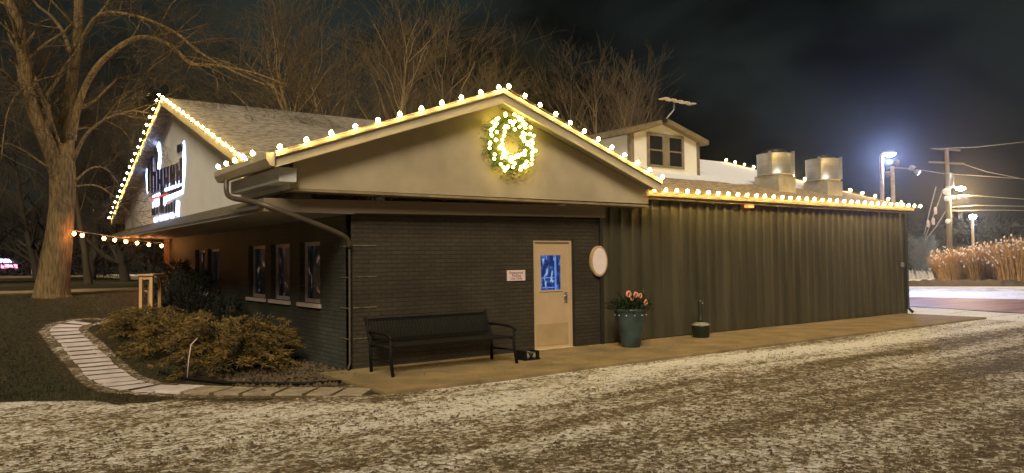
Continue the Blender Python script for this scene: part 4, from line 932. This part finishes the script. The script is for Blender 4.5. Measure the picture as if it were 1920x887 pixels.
MB().lathe([(.05, .1), (.2, .07), (.3, .0), (.26, -.04)], hd, 18).build('lamp_head', M['galv'], E_)
MB().lathe([(.24, .02), (.26, -.05), (.16, -.14), (.03, -.17)], hd, 18).build('lens', M['lamp_lens'], E_); point('lamp_light', hd-Vector((0, 0, .35)), LC, 3600, .2, E_)
a = atd(1673, 312, 30.5)
E_ = empty('flood_pole', (a.x, a.y, 0), 'square pole with floodlights and a long side arm behind the roof end', 'light pole')
MB().tube([(a.x, a.y, 0), a], .08, 8).build('pole', M['pole'], E_)
arm = [atd(1663, 316, 30.5), atd(1673, 314, 30.5), atd(1700, 316, 30.5), atd(1722, 322, 30.5)]; MB().tube(arm, .03, 6).build('arm', M['galv'], E_)
for px, py, es_, q in ((1664, 325, 'galv', (-.2, -.6, -.5)), (1682, 306, 'galv', (.2, .3, .6)), (1710, 314, 'galv', (.2, -.4, -.6)), (1719, 322, 'lamp', (.5, -.7, -.6))):
    c = atd(px, py, 30.5); f = MB().lathe([(.04, -.1), (.09, -.04), (.13, .06), (.12, .09)], c, 12, axis=q).build('floodlight', M['galv'], E_)
    if es_ == 'lamp': MB().lathe([(.11, .092), (.1, .11), (.03, .12)], c, 12, axis=q).build('lens', mat('flood_lens', (.8, .9, 1), .2, emit=(.6, .78, 1), es=9), f)
# utility pole
D_ = 50; b = atd(1775, 280, D_)
E_ = empty('utility_pole', (b.x, b.y, 0), 'tall wooden utility pole with crossarms, transformer and street light', 'utility pole')
MB().tube([(b.x, b.y, 0), b], [.19, .13], 10).build('pole', M['pole_wood'], E_)
for y_, x0_, x1_ in ((281, 1752, 1800), (306, 1742, 1808)):
    MB().tube([atd(x0_, y_-2, D_), atd(x1_, y_+1, D_)], .07, 6).build('crossarm', M['pole_wood'], E_)
c = atd(1781, 338, D_-.4); MB().lathe([(.2, -.45), (.24, -.42), (.24, .4), (.18, .46), (.05, .5)], c, 14).build('transformer', M['galv'], E_)
for px, py, s in ((1775, 359, .22), (1776, 372, .18), (1786, 370, .12), (1777, 415, .14)):
    c = atd(px, py, D_-.3); MB().lathe([(s*.5, -s), (s, -s*.5), (s, s*.6), (s*.4, s)], c, 10).build('junction_box', mat('junction_box', (.8, .78, .7), .5), E_)
MB().tube([atd(1776, 356, D_), atd(1786, 350, D_), atd(1798, 352, D_)], .04, 6).build('lamp_arm', M['galv'], E_)
h1 = atd(1801, 353, D_); MB().lathe([(.08, .12), (.28, .04), (.3, -.05), (.14, -.14)], h1, 14).build('lamp_head', M['lamp_lens_warm'], E_); point('lamp_light', h1-Vector((0, 0, .5)), (1, .66, .32), 3200, .2, E_)
# wires
for i, (pts, lab) in enumerate((([(1722, 318), (1765, 325), (1840, 330), (1930, 336)], 'overhead wire from the flood pole past the utility pole'), ([(1795, 366), (1830, 367), (1870, 370), (1930, 374)], 'overhead wire leaving the utility pole at lamp height'), ([(1777, 389), (1830, 385), (1880, 386), (1930, 387)], 'upper of the two lower overhead wires'), ([(1777, 396), (1840, 394), (1880, 394), (1930, 395)], 'lowest overhead wire right of the utility pole'),
    ([(1800, 306), (1850, 322), (1930, 338)], 'overhead wire sagging from the lower crossarm'), ([(1745, 279), (1830, 276), (1930, 265)], 'topmost overhead wire at the upper crossarm'), ([(1774, 395), (1755, 425), (1735, 450)], 'guy wire slanting left from the middle of the utility pole'), ([(1768, 356), (1752, 400), (1735, 445)], 'guy wire with pale guards left of the utility pole'), ([(1755, 350), (1742, 400), (1733, 440)], 'outermost guy wire left of the utility pole'))):
    tag(MB().tube([atd(x, y, D_) for x, y in pts], .028 if i < 6 else .035, 4).build('wire', mat('wire_%d' % i, (.28, .26, .22), .5)), lab, 'wire', 'overhead and guy wires')
for px, py, lab in ((1754, 395, 'pale guard on the middle guy wire'), (1740, 419, 'pale guard low on the outermost guy wire'), (1750, 415, 'pale guard low on the middle guy wire')):
    tag(MB().lathe([(.03, -.25), (.1, -.2), (.1, .15), (.03, .25)], atd(px, py, D_-.1), 8).build('wire_guard', M['frame_white']), lab, 'wire guard', 'guards on the guy wires')
c = atd(1824, 406, 60)
E_ = empty('street_lamp', (c.x, c.y, 0), 'lit street lamp beyond the reeds, lower than the one behind the roof', 'street lamp')
MB().tube([(c.x-.1, c.y, 0), (c.x-.1, c.y, c.z-.1), c], [.13, .1, .08], 8).build('pole', M['pole'], E_); MB().lathe([(.08, .15), (.24, .1), (.26, -.05), (.12, -.2)], c, 14).build('lens', M['lamp_lens'], E_); point('lamp_light', c-Vector((0, 0, .5)), (.6, .8, 1), 1200, .2, E_)

def reeds(px0, px1, py, h, n, label, seed):
    rnd.seed(seed); a = ung(px0, py); b = ung(px1, py); E_ = empty('ornamental_grass', (a+b)/2, label, 'grass clump', 'tan ornamental grass clumps along the road'); bl = MB(); pl = MB(); dv = (b-a); dv.z = 0; pr = Vector((-dv.y, dv.x, 0)).normalized()
    W = dv.length
    for i in range(n):
        u = rnd.random(); edge = min(1, 6*u, 6*(1-u)); q = a+dv*u+pr*rnd.uniform(-.6, 1.6); q.z = 0; hh = h*rnd.uniform(.55, 1.05)*(.72+.28*edge)*(1+.1*math.sin(u*17)); ln = Vector((rnd.gauss(0, .16), rnd.gauss(0, .16), 0))*hh+dv.normalized()*(u-.5)*.5
        pts = [q, q+ln*.35+Vector((0, 0, hh*.55)), q+ln+Vector((0, 0, hh))]; bl.tube(pts, [.02, .015, .006], 3, cap=False)
        if rnd.random() < .13: t = pts[2]; s = rnd.uniform(.06, .11); pl.tube([t-Vector((0, 0, s*.6)), t, t+Vector((rnd.gauss(0, .06), rnd.gauss(0, .06), s))], [.02, s*.6, .02], 5)
    bl.build('blades', M['reed'], E_); pl.build('plumes', M['plume'], E_)
reeds(1758, 1830, 530, 2.0, 1500, 'shorter left clump of tan ornamental grass beside the utility pole', 1)
reeds(1818, 1875, 531, 2.25, 1400, 'middle clump of tan ornamental grass with pale plumes', 2)
reeds(1868, 1960, 533, 2.55, 1700, 'tallest right clump of tan ornamental grass at the picture edge', 3)
rnd.seed(66)
for i, (px, py, h, lab) in enumerate(((1722, 518, 3.4, 'grey frosty bush right of the metal wing corner'), (1745, 516, 2.4, 'smaller grey bush left of the tan grass'))):
    p = ung(px, py); simple_tree('bare_bush', lab, p, h, .05, 3, mat('frosty_twig%d' % i, (.14, .14, .13), .9), mat('frosty_fine_twig%d' % i, (.16, .17, .17), .9), stems=7, spread=.5, group='grey bushes near the utility pole', lean=.5, first=.05, kids=(3, 5))
# snow bank and verge debris
def bank(name, px0, px1, py, h, dep, m, seed):
    rnd.seed(seed); a = ung(px0, py); b = ung(px1, py); dv = b-a; pr = Vector((-dv.y, dv.x, 0)).normalized(); mb = MB(); n, k = 60, 8; v = []
    for i in range(n+1):
        for j in range(k+1):
            u = i/n; s = j/k; q = a+dv*u+pr*(s*dep-.0); z = -.02+h*math.sin(s*math.pi)**.7*min(1, 8*u, 8*(1-u))*(1+.5*noise.noise(Vector((u*20, s*2, seed)))); v.append((q.x, q.y, z))
    mb.add(v, [(i*(k+1)+j, (i+1)*(k+1)+j, (i+1)*(k+1)+j+1, i*(k+1)+j+1) for i in range(n) for j in range(k)], 0, True); return mb.build(name, m)
tag(bank('snow_bank', 1690, 1960, 546, .10, 2.2, mat('dirty_snow', (.5, .48, .45), .8, var=.35, vscale=1.5, bump=.6, bscale=6), 1), kind='structure')
tag(bank('verge', 1690, 1960, 537, .3, 4, M['mulch'], 4), kind='structure')
tag(bank('snow_bank', 1692, 1760, 524, .6, 5, mat('grey_snow', (.3, .3, .32), .8, var=.3, bump=.5, bscale=5), 2), kind='structure')  # duller grey snow than the roadside bank
rnd.seed(8); mb = MB()
for i in range(4500):
    px = rnd.uniform(1690, 2000); d = rnd.uniform(85, 110); p = atd(px, 470, d); p.z = rnd.random()**1.4*5.5*(1+.3*noise.noise(Vector((px*.03, 0, 0)))); v = Vector((rnd.gauss(0, 1), rnd.gauss(0, 1), rnd.gauss(0.3, .8))); s = v.orthogonal().normalized()*.16; mb.add([p-s, p+s, p+v], [(0, 1, 2)])
tag(mb.build('hedge', mat('far_hedge', (.03, .035, .03), .9, var=.4, vscale=.3)), 'dark far hedge line behind the tan grass and street lamp', 'hedge', kind='stuff')

# ------------------------------------------------------------------ haze volume added to give the lamps halos
hz = bpy.data.materials.new('haze'); hz.use_nodes = True; t = hz.node_tree; t.nodes.remove(t.nodes['Principled BSDF'])
v = t.nodes.new('ShaderNodeVolumePrincipled'); v.inputs['Color'].default_value = (.9, .92, 1, 1); v.inputs['Density'].default_value = .0007; v.inputs['Anisotropy'].default_value = .92
t.links.new(v.outputs[0], t.nodes['Material Output'].inputs['Volume'])
hb = MB().box((-60, -30, -1.5), (130, 125, 24)).build('haze', hz); tag(hb, 'thin pale haze added to make halos round the lamps', 'haze', kind='stuff')
cy.volume_bounces = 0
